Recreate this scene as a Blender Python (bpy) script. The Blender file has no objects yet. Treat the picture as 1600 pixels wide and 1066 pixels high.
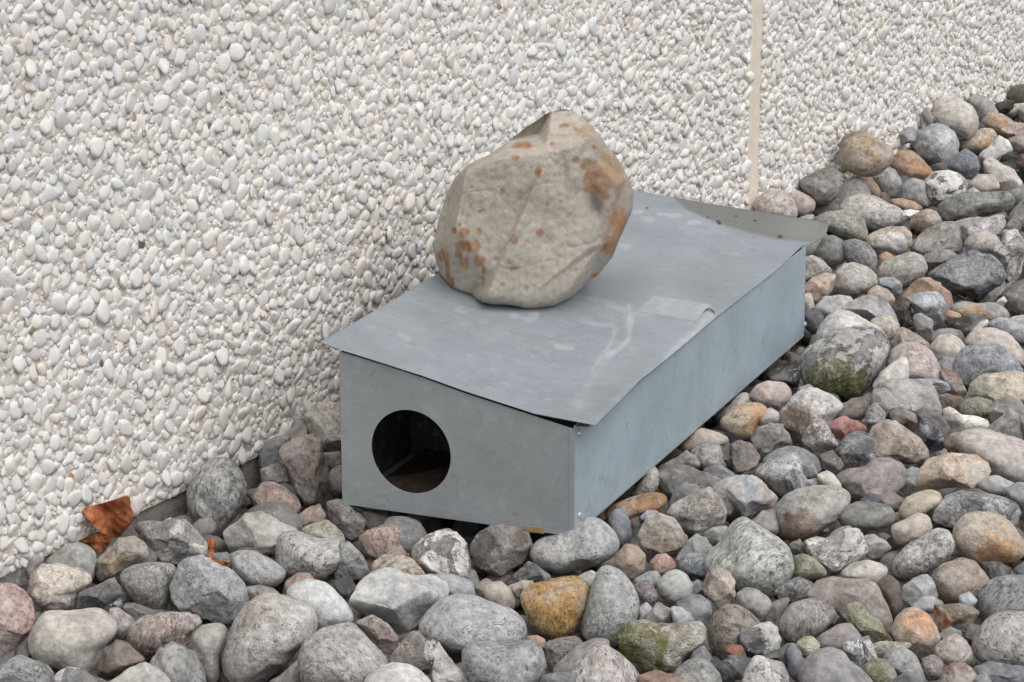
import bpy, bmesh, math, random
import numpy as np
from mathutils import Matrix, Vector

# ------------------------------------------------------------------ camera, sky, sun, exposure
scene = bpy.context.scene
COL = scene.collection
F_PX, PITCH, CAM_H = 4336.0, math.radians(17.7), 1.62
cam_data = bpy.data.cameras.new("camera")
cam_data.sensor_width = 36.0
cam_data.lens = 36.0 * F_PX / 1600.0
cam_data.clip_end = 2000.0
camera = bpy.data.objects.new("camera", cam_data)
camera.location = (0, 0, CAM_H)
camera.rotation_euler = (math.radians(90) - PITCH, 0, 0)
COL.objects.link(camera)
scene.camera = camera

SUN_EL, SUN_AZ = math.radians(62), math.radians(132)     # azimuth clockwise from +Y (straight ahead)
world = bpy.data.worlds.new("World")
scene.world = world
world.use_nodes = True
wn = world.node_tree
wn.nodes.clear()
sky = wn.nodes.new("ShaderNodeTexSky")
sky.sky_type = 'NISHITA'
sky.sun_disc = False
sky.sun_elevation = SUN_EL
sky.sun_rotation = SUN_AZ
sky.dust_density = 3.0
soft = wn.nodes.new("ShaderNodeHueSaturation")             # overcast: most of the blue is gone
soft.inputs['Saturation'].default_value = 0.42
bg = wn.nodes.new("ShaderNodeBackground")
bg.inputs['Strength'].default_value = 0.10
wo = wn.nodes.new("ShaderNodeOutputWorld")
wn.links.new(sky.outputs[0], soft.inputs['Color'])
wn.links.new(soft.outputs[0], bg.inputs['Color'])
wn.links.new(bg.outputs[0], wo.inputs['Surface'])
sun_data = bpy.data.lights.new("sun", 'SUN')
sun_data.energy = 1.45
sun_data.angle = math.radians(80)
sun_data.color = (1.0, 0.955, 0.90)
sun = bpy.data.objects.new("sun", sun_data)
sd = Vector((math.sin(SUN_AZ) * math.cos(SUN_EL), math.cos(SUN_AZ) * math.cos(SUN_EL), math.sin(SUN_EL)))
sun.rotation_euler = sd.to_track_quat('Z', 'Y').to_euler()
sun.location = (3, -2, 6)
COL.objects.link(sun)
scene.view_settings.view_transform = 'Standard'
scene.view_settings.look = 'None'
scene.view_settings.gamma = 1.0
scene.view_settings.exposure = 0.40
scene.render.engine = 'CYCLES'
scene.cycles.max_bounces = 6

rng = np.random.default_rng(7)
cp, sp = math.cos(PITCH), math.sin(PITCH)
CAM = np.array([0, 0, CAM_H])
RIGHT = np.array([1.0, 0, 0]); UP = np.array([0, sp, cp]); FWD = np.array([0, cp, -sp])


def ray(px, py):
    return FWD + RIGHT * ((px - 800) / F_PX) - UP * ((py - 533) / F_PX)


def hit_z(px, py, z):
    d = ray(px, py)
    return CAM + d * ((z - CAM_H) / d[2])


def hit_plane(px, py, p, n):
    d = ray(px, py)
    return CAM + d * (np.dot(p - CAM, n) / np.dot(d, n))


def project(P):
    d = P - CAM
    z = d @ FWD
    return 800 + F_PX * (d @ RIGHT) / z, 533 - F_PX * (d @ UP) / z


def lin(c):
    c = np.asarray(c, float) / 255.0
    return np.where(c <= 0.04045, c / 12.92, ((c + 0.055) / 1.055) ** 2.4)


# ------------------------------------------------------------------ object helpers
def tag(o, label=None, cat=None, group=None, kind=None):
    if label: o['label'] = label
    if cat: o['category'] = cat
    if group: o['group'] = group
    if kind: o['kind'] = kind
    return o


def mesh_np(name, verts, faces, mat, parent=None, smooth=True, col=None):
    """one mesh object from arrays; faces (n,3) or (n,4) or a list of index tuples"""
    me = bpy.data.meshes.new(name)
    if isinstance(faces, np.ndarray):
        k = faces.shape[1]
        me.vertices.add(len(verts))
        me.vertices.foreach_set("co", np.asarray(verts, np.float32).ravel())
        me.loops.add(faces.size)
        me.loops.foreach_set("vertex_index", faces.astype(np.int32).ravel())
        me.polygons.add(len(faces))
        me.polygons.foreach_set("loop_start", np.arange(0, faces.size, k, dtype=np.int32))
        me.polygons.foreach_set("loop_total", np.full(len(faces), k, dtype=np.int32))
        me.update(calc_edges=True)
    else:
        me.from_pydata([tuple(v) for v in verts], [], faces)
        me.update()
    if smooth:
        me.polygons.foreach_set("use_smooth", np.ones(len(me.polygons), dtype=bool))
    if col is not None:
        a = me.color_attributes.new("col", 'FLOAT_COLOR', 'POINT')
        c4 = np.ones((len(verts), 4), np.float32); c4[:, :3] = col
        a.data.foreach_set("color", c4.ravel())
    me.materials.append(mat)
    o = bpy.data.objects.new(name, me)
    COL.objects.link(o)
    if parent: o.parent = parent
    return o


_ico = {}


def ico(n):
    if n not in _ico:
        bm = bmesh.new()
        bmesh.ops.create_icosphere(bm, subdivisions=n, radius=1.0)
        v = np.array([x.co[:] for x in bm.verts]); f = np.array([[l.index for l in p.verts] for p in bm.faces])
        v /= np.linalg.norm(v, axis=1)[:, None]
        bm.free(); _ico[n] = (v, f)
    return _ico[n]


def waves(P, freq, r, n=7):
    """cheap smooth 3-D noise: a sum of randomly turned sine waves, about -1..1"""
    s = np.zeros(len(P))
    for _ in range(n):
        k = r.normal(size=3); k *= freq * r.uniform(0.6, 1.5) / np.linalg.norm(k)
        s += np.sin(P @ k + r.uniform(0, 6.28))
    return s / math.sqrt(n)


# ------------------------------------------------------------------ materials
class NT:
    def __init__(self, name):
        self.m = bpy.data.materials.new(name); self.m.use_nodes = True
        self.t = self.m.node_tree; self.t.nodes.clear()
        self.out = self.t.nodes.new("ShaderNodeOutputMaterial")
        self.b = self.t.nodes.new("ShaderNodeBsdfPrincipled")
        self.l(self.b.outputs[0], self.out.inputs[0])

    def l(self, a, b): self.t.links.new(a, b)

    def put(self, sock, v):
        if hasattr(v, 'is_output'): self.l(v, sock)
        elif isinstance(v, (tuple, list, np.ndarray)) and len(v) == 3 and sock.type == 'RGBA': sock.default_value = (*v, 1)
        else: sock.default_value = v

    def n(self, kind, **kw):
        x = self.t.nodes.new(kind)
        for k, v in kw.items(): setattr(x, k, v)
        return x

    def math(self, op, a, b=0.0, clamp=False):
        x = self.n("ShaderNodeMath", operation=op, use_clamp=clamp)
        self.put(x.inputs[0], a); self.put(x.inputs[1], b); return x.outputs[0]

    def mix(self, f, a, b, mode='MIX'):
        x = self.n("ShaderNodeMix", data_type='RGBA', blend_type=mode)
        self.put(x.inputs[0], f); self.put(x.inputs[6], a); self.put(x.inputs[7], b); return x.outputs[2]

    def noise(self, vec, scale, detail=4, rough=0.55, dist=0.0):
        x = self.n("ShaderNodeTexNoise")
        self.l(vec, x.inputs['Vector']); self.put(x.inputs['Scale'], scale)
        x.inputs['Detail'].default_value = detail; x.inputs['Roughness'].default_value = rough
        x.inputs['Distortion'].default_value = dist
        return x.outputs[0]

    def vor(self, vec, scale, feature='F1'):
        x = self.n("ShaderNodeTexVoronoi", feature=feature)
        self.l(vec, x.inputs['Vector']); x.inputs['Scale'].default_value = scale
        return x

    def ramp(self, f, a, b, va=0.0, vb=1.0):
        x = self.n("ShaderNodeMapRange"); x.clamp = True
        self.put(x.inputs[0], f); self.put(x.inputs[1], a); self.put(x.inputs[2], b)
        x.inputs[3].default_value = va; x.inputs[4].default_value = vb
        return x.outputs[0]

    def bump(self, h, strength, dist, prev=None):
        x = self.n("ShaderNodeBump"); x.inputs['Strength'].default_value = strength; x.inputs['Distance'].default_value = dist
        self.l(h, x.inputs['Height'])
        if prev is not None: self.l(prev, x.inputs['Normal'])
        return x.outputs[0]

    def scaled(self, vec, s, rot=(0, 0, 0)):
        x = self.n("ShaderNodeMapping"); x.inputs['Scale'].default_value = s; x.inputs['Rotation'].default_value = rot
        self.l(vec, x.inputs['Vector']); return x.outputs[0]


def stone_material(kind):
    m = NT("stone_" + kind)
    tc = m.n("ShaderNodeTexCoord"); oi = m.n("ShaderNodeObjectInfo")
    off = m.n("ShaderNodeVectorMath", operation='SCALE'); off.inputs[0].default_value = (37.0, 71.0, 53.0)
    m.l(oi.outputs['Random'], off.inputs['Scale'])
    add = m.n("ShaderNodeVectorMath", operation='ADD'); m.l(tc.outputs['Object'], add.inputs[0]); m.l(off.outputs[0], add.inputs[1])
    vec = add.outputs[0]
    rot = m.n("ShaderNodeVectorRotate", rotation_type='EULER_XYZ'); m.l(vec, rot.inputs[0])
    rr = m.n("ShaderNodeVectorMath", operation='SCALE'); rr.inputs[0].default_value = (3.1, 7.3, 5.7); m.l(oi.outputs['Random'], rr.inputs['Scale'])
    m.l(rr.outputs[0], rot.inputs['Rotation'])
    base = oi.outputs['Color']
    at = m.n("ShaderNodeAttribute", attribute_type='OBJECT', attribute_name='tint'); tint = at.outputs['Color']
    big = m.noise(vec, 22, 5, 0.6); mid = m.noise(vec, 75, 5, 0.65); fine = m.noise(vec, 420, 3, 0.7)
    c = m.mix(m.ramp(big, 0.40, 0.62), base, tint)             # soft mottling towards the second colour
    hgt = m.math('ADD', m.math('MULTIPLY', mid, 1.3), m.math('MULTIPLY', fine, 0.35))
    pc = m.n("ShaderNodeAttribute", attribute_type='OBJECT', attribute_name='patch_centre')
    pr = m.n("ShaderNodeAttribute", attribute_type='OBJECT', attribute_name='patch_radius')
    pd = m.n("ShaderNodeVectorMath", operation='DISTANCE'); m.l(tc.outputs['Object'], pd.inputs[0]); m.l(pc.outputs['Vector'], pd.inputs[1])
    has = m.math('GREATER_THAN', pr.outputs['Fac'], 0.0005)
    rel = m.math('ADD', m.math('DIVIDE', pd.outputs['Value'], m.math('MAXIMUM', pr.outputs['Fac'], 0.0005)), m.math('MULTIPLY', m.math('SUBTRACT', m.noise(vec, 60, 5, 0.65), 0.5), 1.5))

    def where(free):                                           # a patch with a place of its own, else scattered
        return m.math('ADD', m.math('MULTIPLY', has, m.ramp(rel, 1.08, 0.85)), m.math('MULTIPLY', m.math('SUBTRACT', 1.0, has), free))
    if kind == 'P':
        c = m.mix(m.ramp(m.noise(vec, 230, 4, 0.7), 0.56, 0.68, 0, 0.35), c, (0.07, 0.066, 0.06))
    if kind == 'S':
        v = m.vor(vec, 330); sep = m.n("ShaderNodeSeparateColor"); m.l(v.outputs['Color'], sep.inputs[0])
        v2 = m.vor(vec, 170); sep2 = m.n("ShaderNodeSeparateColor"); m.l(v2.outputs['Color'], sep2.inputs[0])
        area = m.ramp(m.noise(vec, 30, 5, 0.65), 0.36, 0.60)
        c = m.mix(m.ramp(sep2.outputs[0], 0.66, 0.76, 0, 0.75), base, tint)
        c = m.mix(m.math('MULTIPLY', area, m.ramp(sep.outputs[1], 0.76, 0.82, 0, 0.75)), c, (0.075, 0.073, 0.072))
        c = m.mix(m.math('MULTIPLY', m.math('SUBTRACT', 1.0, area), m.ramp(sep.outputs[2], 0.66, 0.80, 0, 0.55)), c, (0.60, 0.585, 0.56))
        c = m.mix(m.ramp(big, 0.42, 0.60, 0, 0.65), c, tint)
    if kind == 'B':
        s = m.scaled(rot.outputs[0], (34, 52, 135))
        w = m.noise(s, 1.0, 8, 0.68, 0.25)
        c = m.mix(m.ramp(w, 0.46, 0.56, 0, 0.55), base, tint)
        c = m.mix(m.ramp(m.noise(m.scaled(rot.outputs[0], (80, 110, 270)), 1.0, 5, 0.7, 0.3), 0.535, 0.585, 0, 0.8), c, (0.07, 0.085, 0.083))
        hgt = m.math('ADD', hgt, m.math('MULTIPLY', w, 1.4))
        c = m.mix(m.math('MULTIPLY', has, m.ramp(rel, 1.10, 0.80, 0, 0.85)), c, tint)
    if kind == 'F':
        p = m.noise(vec, 24, 8, 0.66, 0.3)
        e = where(m.ramp(p, 0.505, 0.53))
        c = m.mix(m.math('MULTIPLY', e, 0.94), base, tint)
        q = m.noise(vec, 48, 7, 0.66)
        c = m.mix(m.ramp(q, 0.57, 0.61, 0, 0.45), c, m.mix(0.5, base, tint))
        c = m.mix(m.ramp(m.noise(vec, 110, 6, 0.7), 0.60, 0.66, 0, 0.6), c, (0.06, 0.058, 0.055))
        hgt = m.math('ADD', hgt, m.math('MULTIPLY', e, -0.8))
    if kind == 'O':
        p = m.noise(vec, 17, 7, 0.64, 0.3)
        c = m.mix(where(m.ramp(p, 0.47, 0.60, 0, 0.95)), base, tint)
        c = m.mix(m.ramp(m.noise(vec, 90, 5, 0.65), 0.56, 0.64, 0, 0.35), c, (0.12, 0.09, 0.065))
    if kind == 'M':
        c = m.mix(m.ramp(m.noise(vec, 35, 5, 0.6), 0.44, 0.54, 0, 0.9), base, tint)
        c = m.mix(m.ramp(m.noise(vec, 200, 3, 0.6), 0.5, 0.7, 0, 0.5), c, (0.09, 0.095, 0.03))
        hgt = m.math('ADD', hgt, m.math('MULTIPLY', m.noise(vec, 300, 2, 0.6), 0.8))
    # moss cushion where the pebble carries one: centre and radius come from the pebble
    mc = m.n("ShaderNodeAttribute", attribute_type='OBJECT', attribute_name='moss_centre')
    mr = m.n("ShaderNodeAttribute", attribute_type='OBJECT', attribute_name='moss_radius')
    dd = m.n("ShaderNodeVectorMath", operation='DISTANCE'); m.l(tc.outputs['Object'], dd.inputs[0]); m.l(mc.outputs['Vector'], dd.inputs[1])
    edge = m.math('ADD', dd.outputs['Value'], m.math('MULTIPLY', m.math('SUBTRACT', mid, 0.5), 0.05))
    near = m.math('MULTIPLY', m.math('LESS_THAN', edge, mr.outputs['Fac']), m.math('GREATER_THAN', mr.outputs['Fac'], 0.001))
    near = m.math('MULTIPLY', near, m.ramp(m.noise(vec, 160, 3, 0.6), 0.34, 0.46))
    moss = m.mix(m.noise(vec, 240, 3, 0.7), (0.075, 0.08, 0.026), (0.27, 0.26, 0.10))
    c = m.mix(near, c, moss)
    # broad weathering, pale veins, dark hairlines
    c = m.mix(m.ramp(m.noise(vec, 12, 8, 0.7, 0.4), 0.46, 0.54, 0, 0.35 if kind == 'P' else 0.60), c, m.mix(0.50, c, (0.66, 0.65, 0.63)))
    c = m.mix(m.ramp(m.noise(vec, 33, 7, 0.7), 0.55, 0.63, 0, 0.42), c, m.mix(0.55, c, (0.07, 0.065, 0.06)))
    vn = m.math('ABSOLUTE', m.math('SUBTRACT', m.noise(vec, 19, 4, 0.6, 0.5), 0.5))
    vm = m.math('MULTIPLY', m.ramp(vn, 0.010, 0.002), m.ramp(m.noise(vec, 30, 2, 0.5), 0.52, 0.60))
    c = m.mix(m.math('MULTIPLY', vm, 0.35 if kind == 'P' else 0.7), c, (0.66, 0.65, 0.62))
    dk = m.math('ABSOLUTE', m.math('SUBTRACT', m.noise(vec, 26, 5, 0.6, 0.8), 0.5))
    dm = m.math('MULTIPLY', m.ramp(dk, 0.007, 0.001), m.ramp(m.noise(vec, 22, 2, 0.5), 0.50, 0.58))
    c = m.mix(m.math('MULTIPLY', dm, 0.3 if kind == 'P' else 0.65), c, (0.05, 0.047, 0.044))
    hgt = m.math('SUBTRACT', hgt, m.math('MULTIPLY', dm, 0.7))
    # dust, scratches, pits
    c = m.mix(m.ramp(fine, 0.60, 0.78, 0, 0.35), c, (0.5, 0.49, 0.47))
    c = m.mix(m.ramp(m.noise(vec, 130, 6, 0.7), 0.62, 0.72, 0, 0.45), c, (0.06, 0.055, 0.05))
    val = m.n("ShaderNodeHueSaturation"); m.l(m.ramp(mid, 0.36, 0.64, 0.76, 1.22), val.inputs['Value']); m.l(c, val.inputs['Color'])
    m.l(val.outputs[0], m.b.inputs['Base Color'])
    m.l(m.ramp(big, 0.3, 0.7, 0.70, 0.92), m.b.inputs['Roughness'])
    m.b.inputs['Specular IOR Level'].default_value = 0.35
    m.l(m.bump(hgt, 0.50 if kind == 'P' else 0.85, 0.005 if kind == 'P' else 0.006), m.b.inputs['Normal'])
    return m.m


STONE = {k: stone_material(k) for k in "PSBFOM"}


def vcol_material(name, rough=0.8, fine=300, bumpd=0.002, var=0.12, spec=0.35, coord='Object'):
    m = NT(name)
    tc = m.n("ShaderNodeTexCoord"); vec = tc.outputs[coord]
    at = m.n("ShaderNodeVertexColor", layer_name='col')
    a = m.noise(vec, fine, 4, 0.7); b = m.noise(vec, fine * 0.22, 4, 0.6)
    val = m.n("ShaderNodeHueSaturation"); m.l(m.ramp(m.math('ADD', a, b), 0.7, 1.3, 1 - var, 1 + var), val.inputs['Value'])
    m.l(at.outputs[0], val.inputs['Color']); m.l(val.outputs[0], m.b.inputs['Base Color'])
    m.b.inputs['Roughness'].default_value = rough; m.b.inputs['Specular IOR Level'].default_value = spec
    m.l(m.bump(m.math('ADD', a, b), 0.5, bumpd), m.b.inputs['Normal'])
    return m.m


def flat_material(name, ca, cb, scale, rough=0.85, bumpd=0.003, metallic=0.0, detail=6):
    m = NT(name)
    tc = m.n("ShaderNodeTexCoord"); vec = tc.outputs['Object']
    a = m.noise(vec, scale, detail, 0.65); b = m.noise(vec, scale * 9, 3, 0.6)
    m.l(m.mix(m.ramp(m.math('ADD', m.math('MULTIPLY', a, 0.75), m.math('MULTIPLY', b, 0.25)), 0.38, 0.62), tuple(ca), tuple(cb)), m.b.inputs['Base Color'])
    m.b.inputs['Roughness'].default_value = rough; m.b.inputs['Metallic'].default_value = metallic
    m.l(m.bump(m.math('ADD', a, b), 0.5, bumpd), m.b.inputs['Normal'])
    return m.m

# ------------------------------------------------------------------ ground
M_SOIL = flat_material("soil", lin((70, 66, 60)), lin((108, 104, 98)), 30, 0.95, 0.01)
g = mesh_np("ground", [(-150, -150, -0.085), (150, -150, -0.085), (150, 150, -0.085), (-150, 150, -0.085)], [(0, 1, 2, 3)], M_SOIL, smooth=False)
tag(g, "dark earth below the pebbles", "ground", kind='structure')

# ------------------------------------------------------------------ wall of exposed white aggregate
WA = hit_z(0, 903, 0.0); _wb = hit_z(404, 713, 0.0)
WD = (_wb - WA) / np.linalg.norm(_wb - WA)
WN = np.array([WD[1], -WD[0], 0.0])
WZ = np.array([0, 0, 1.0])


def wall_pt(t, out, z): return WA + WD * t + WN * out + WZ * z


def wall_tz(px, py):
    P = hit_plane(px, py, WA, WN)
    return (P - WA) @ WD, P[2]


def wall_dist(P): return (P - WA) @ WN


TL = 0.5 * (wall_tz(1174, 0)[0] + wall_tz(1162, 318)[0])
TR = 0.5 * (wall_tz(1198, 0)[0] + wall_tz(1187, 318)[0])


def wall_box(name, t0, t1, o0, o1, z0, z1, mat, parent=None):
    P = [wall_pt(t, o, z) for z in (z0, z1) for (t, o) in ((t0, o0), (t1, o0), (t1, o1), (t0, o1))]
    return mesh_np(name, P, [(0, 1, 2, 3), (7, 6, 5, 4), (0, 4, 5, 1), (1, 5, 6, 2), (2, 6, 7, 3), (3, 7, 4, 0)], mat, parent, smooth=False)


def mortar_material():
    m = NT("mortar")
    tc = m.n("ShaderNodeTexCoord"); vec = tc.outputs['Object']
    a = m.noise(vec, 9, 6, 0.65); b = m.noise(vec, 160, 5, 0.7); d = m.noise(vec, 55, 5, 0.6)
    c = m.mix(m.ramp(a, 0.38, 0.62), tuple(lin((213, 203, 191))), tuple(lin((226, 218, 209))))
    c = m.mix(m.ramp(d, 0.56, 0.70, 0, 0.5), c, tuple(lin((188, 164, 140))))
    c = m.mix(m.ramp(b, 0.64, 0.76, 0, 0.5), c, tuple(lin((136, 106, 82))))
    m.l(c, m.b.inputs['Base Color']); m.b.inputs['Roughness'].default_value = 0.95
    v = m.vor(vec, 90)
    m.l(m.bump(m.math('ADD', b, m.math('MULTIPLY', v.outputs['Distance'], -1.0)), 0.6, 0.004), m.b.inputs['Normal'])
    return m.m


M_MORTAR = mortar_material()
M_AGG = vcol_material("white_aggregate", 0.75, 260, 0.0012, 0.09, 0.3)
M_SEAL = flat_material("joint_sealant", lin((221, 210, 194)), lin((233, 224, 212)), 14, 0.85, 0.002)
M_CONC = flat_material("foundation_concrete", lin((118, 116, 110)), lin((150, 146, 138)), 12, 0.95, 0.006)

# lump templates for the aggregate: the outward half of small angular stones
LUMPS = []
for k in range(14):
    for sub in (2, 1):
        r = np.random.default_rng(900 + k)
        v, f = ico(sub); v = v.copy()
        for _ in range(13):
            n = r.normal(size=3); n /= np.linalg.norm(n); d = r.uniform(0.52, 0.86)
            v -= np.maximum(0, v @ n - d)[:, None] * n
        v[:, 2] = np.where(v[:, 2] > 0.42, 0.42 + (v[:, 2] - 0.42) * 0.32, v[:, 2])
        v *= (1 + 0.09 * waves(v, 3.0, r) + 0.03 * waves(v, 8.0, r))[:, None]
        keep = (v[f].mean(1)[:, 2] > -0.30)
        f2 = f[keep]; used = np.unique(f2); mp = np.full(len(v), -1); mp[used] = np.arange(len(used))
        LUMPS.append((v[used], mp[f2]))


def aggregate(name, ta, tb, zb, zt, parent, seed):
    r = np.random.default_rng(seed)
    cell = 0.02; grid = {}
    pts = []

    def try_put(t, z, rad, k):
        i, j = int(t / cell), int(z / cell)
        for a in range(i - 2, i + 3):
            for b in range(j - 2, j + 3):
                for (t2, z2, r2) in grid.get((a, b), ()):
                    if (t - t2) ** 2 + (z - z2) ** 2 < (k * (rad + r2)) ** 2: return
        grid.setdefault((i, j), []).append((t, z, rad)); pts.append((t, z, rad))
    area = (tb - ta) * (zt - zb)
    for (lo, hi, dens, k) in ((0.0112, 0.0165, 1500, 0.84), (0.0078, 0.0116, 11000, 0.72), (0.0050, 0.0076, 20000, 0.70), (0.0026, 0.0046, 20000, 0.74)):
        m = int(area * dens)
        for t, z, q in zip(r.uniform(ta, tb, m), r.uniform(zb, zt, m), r.uniform(lo, hi, m)):
            if z - 0.6 * q > zb and t - 0.8 * q > ta and t + 0.8 * q < tb: try_put(t, z, q, k)
    V, Fc, Cc, base = [], [], [], 0
    white = lin((230, 228, 224)); warm = lin((229, 224, 216)); cool = lin((224, 225, 225)); grey = lin((214, 212, 208))
    for (t, z, rad) in pts:
        vis = -0.15 < t < 4.3 and z < 1.0
        lv, lf = LUMPS[2 * r.integers(14) + (0 if vis and rad > 0.0045 else 1)]
        s = r.uniform(0.72, 1.0)
        ax = rad * 1.34 / s ** 0.5 * 1.04; ay = rad * 1.34 * s; kk = min(max((t - 0.7) / 1.6, 0), 1); az = min(rad, 0.013) * r.uniform(0.48, 0.85) * (1 + 0.45 * kk); ax *= 1 + 0.10 * kk
        ph = r.normal(math.pi / 2 * (1 - kk), 0.75 + 0.3 * kk)
        c_, s_ = math.cos(ph), math.sin(ph)
        u = lv[:, 0] * ax * c_ - lv[:, 1] * ay * s_; w = lv[:, 0] * ax * s_ + lv[:, 1] * ay * c_
        tiltu, tiltw = r.normal(0, 0.14, 2)
        o = lv[:, 2] * az + u * tiltu + w * tiltw + az * r.uniform(-0.30, 0.08)
        V.append(WA + np.outer(t + u, WD) + np.outer(o, WN) + np.outer(z + w, WZ))
        q = r.random()
        c = white if q < 0.66 else warm if q < 0.82 else cool if q < 0.95 else grey
        if r.random() < 0.004 and rad < 0.009: c = lin((120, 118, 116)) if r.random() < 0.5 else lin((172, 140, 112))
        c = c * r.uniform(0.94, 1.07)
        Cc.append(np.tile(c, (len(lv), 1))); Fc.append(lf + base); base += len(lv)
    o = mesh_np(name, np.concatenate(V), np.concatenate(Fc), M_AGG, parent, col=np.concatenate(Cc))
    tag(o, kind='stuff')
    return o


def panel(t0, t1, agg0, agg1, label, seed):
    e = bpy.data.objects.new("wall_panel", None); COL.objects.link(e)
    tag(e, label, "wall panel", "wall panels of white exposed aggregate", "thing")
    wall_box("mortar_bed", t0, t1, -0.09, 0.0, 0.0, 2.6, M_MORTAR, e)
    aggregate("aggregate", agg0, agg1, 0.001, 1.25, e, seed)


panel(-6.0, TL, -1.0, TL + 0.010, "pale pebble dash wall panel behind the metal box, left of the vertical joint", 11)
panel(TR, 12.0, TR - 0.012, 5.3, "pale pebble dash wall panel right of the vertical joint", 12)

# the sealed joint between the two panels: a rounded bead and a flat margin
w = TR - TL
prof = [(0.0005, -0.05), (0.0005, 0.0), (0.10 * w, 0.0025), (0.22 * w, 0.0035), (0.33 * w, 0.0010), (0.40 * w, -0.005), (0.48 * w, -0.003), (w * 0.75, -0.001), (w - 0.0005, -0.001), (w - 0.0005, -0.05)]
zs = np.linspace(-0.02, 2.6, 160); V = []; Fq = []
jr = np.random.default_rng(5)
for i, z in enumerate(zs):
    wob = 0.0012 * math.sin(z * 31) + 0.001 * jr.normal()
    for k, (t, o) in enumerate(prof):
        V.append(wall_pt(TL + t + (wob if 1 < k < 7 else 0), o + (0.0006 * jr.normal() if 1 < k < 8 else 0), z))
for i in range(len(zs) - 1):
    for k in range(len(prof) - 1):
        a = i * len(prof) + k; Fq.append((a, a + 1, a + 1 + len(prof), a + len(prof)))
j = mesh_np("joint_sealant", V, Fq, M_SEAL)
tag(j, "beige vertical sealant strip between the two pebble dash wall panels", "wall joint", kind='thing')

f = wall_box("foundation", -6, 12, -0.30, -0.005, -0.4, -0.004, M_CONC)
tag(f, "rough grey concrete footing set back under the left wall panel", "footing", kind='thing')

# ------------------------------------------------------------------ the galvanised box
BOX_O = np.array([0.0966, 4.0075, -1.5921 + CAM_H])
BR = (Matrix.Rotation(math.radians(-22.925), 3, 'Z') @ Matrix.Rotation(math.radians(-1.243), 3, 'X') @ Matrix.Rotation(math.radians(-0.8256), 3, 'Y'))
BRn = np.array(BR)
BW, BL, BHL, BHR = 0.40, 1.1988, 0.2512, 0.1761


def to_box(P): return BRn.T @ (P - BOX_O)


def box_ray(px, py, axis, val):
    """point in box coordinates where the line of sight meets the plane axis = val"""
    o = to_box(CAM); d = BRn.T @ ray(px, py)
    return o + d * ((val - o[axis]) / d[axis])


def box_lid_pt(px, py):
    n = np.cross([BW, 0, BHR - BHL], [0, 1, 0]); o = to_box(CAM); d = BRn.T @ ray(px, py)
    return o + d * (np.dot(np.array([0, 0, BHR]) - o, n) / np.dot(d, n))


def zinc_material(name, tone=(160, 166, 169), vc=False):
    m = NT(name)
    tc = m.n("ShaderNodeTexCoord"); vec = tc.outputs['Object']
    sp_ = m.vor(vec, 55); sep = m.n("ShaderNodeSeparateColor"); m.l(sp_.outputs['Color'], sep.inputs[0])
    a = m.noise(vec, 7, 6, 0.6); b = m.noise(vec, 45, 5, 0.65); fi = m.noise(vec, 700, 2, 0.6)
    base = lin(tone)
    c = m.mix(m.ramp(a, 0.35, 0.65), tuple(base * 0.90), tuple(base * 1.10))
    c = m.mix(m.ramp(sep.outputs[0], 0.0, 1.0, 0.0, 0.10), c, tuple(base * 1.35))
    c = m.mix(m.ramp(b, 0.54, 0.72, 0, 0.24 if vc else 0.42), c, tuple(lin((190, 194, 194))))
    c = m.mix(m.ramp(m.noise(vec, 28, 6, 0.7, 0.5), 0.57, 0.70, 0, 0.38), c, tuple(lin((118, 114, 104))))
    c = m.mix(m.ramp(m.noise(m.scaled(vec, (6, 60, 9)), 3.0, 4, 0.6), 0.55, 0.75, 0, 0.14), c, tuple(lin((200, 204, 204))))
    if vc:
        at = m.n("ShaderNodeVertexColor", layer_name='col')
        sp2 = m.n("ShaderNodeSeparateColor"); m.l(at.outputs[0], sp2.inputs[0])
        c = m.mix(m.math('MULTIPLY', sp2.outputs[0], m.ramp(b, 0.3, 0.6, 0.5, 1.0)), c, tuple(lin((214, 216, 216))))
        c = m.mix(sp2.outputs[1], c, tuple(lin((108, 108, 101))))
        c = m.mix(sp2.outputs[2], c, tuple(lin((60, 48, 38))))
    hs = m.n("ShaderNodeHueSaturation"); m.l(c, hs.inputs['Color']); m.l(m.ramp(fi, 0.3, 0.7, 0.93, 1.07), hs.inputs['Value'])
    m.l(hs.outputs[0], m.b.inputs['Base Color'])
    m.b.inputs['Metallic'].default_value = 0.18
    m.l(m.ramp(m.math('ADD', b, m.math('MULTIPLY', sep.outputs[1], 0.2)), 0.3, 0.8, 0.46, 0.64), m.b.inputs['Roughness'])
    m.l(m.bump(m.math('ADD', m.math('MULTIPLY', a, 3.0), m.math('MULTIPLY', fi, 0.05)), 0.25, 0.004), m.b.inputs['Normal'])
    return m.m


M_ZINC = zinc_material("galvanised_steel")
M_LID = zinc_material("galvanised_lid", (144, 152, 159), True)
M_SIDE = zinc_material("galvanised_side_skylit", (164, 180, 189))  # paler, bluer tone carries the sky light falling on the right side
M_INNER = zinc_material("shaded_inside_sheet", (84, 82, 78))  # dark tone puts the dimness inside the box into the sheet colour
M_RIVET = flat_material("rivet_aluminium", lin((190, 192, 192)), lin((215, 216, 216)), 200, 0.4, 0.0005, 0.7)
M_TAPE = flat_material("brown_tape", lin((158, 128, 84)), lin((178, 148, 100)), 90, 0.6, 0.0005)
M_RUST = flat_material("rusty_wire", lin((70, 52, 40)), lin((110, 80, 56)), 200, 0.7, 0.001)
M_LITTER = flat_material("old_bedding", lin((44, 37, 31)), lin((80, 65, 52)), 60, 0.95, 0.01)

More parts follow.
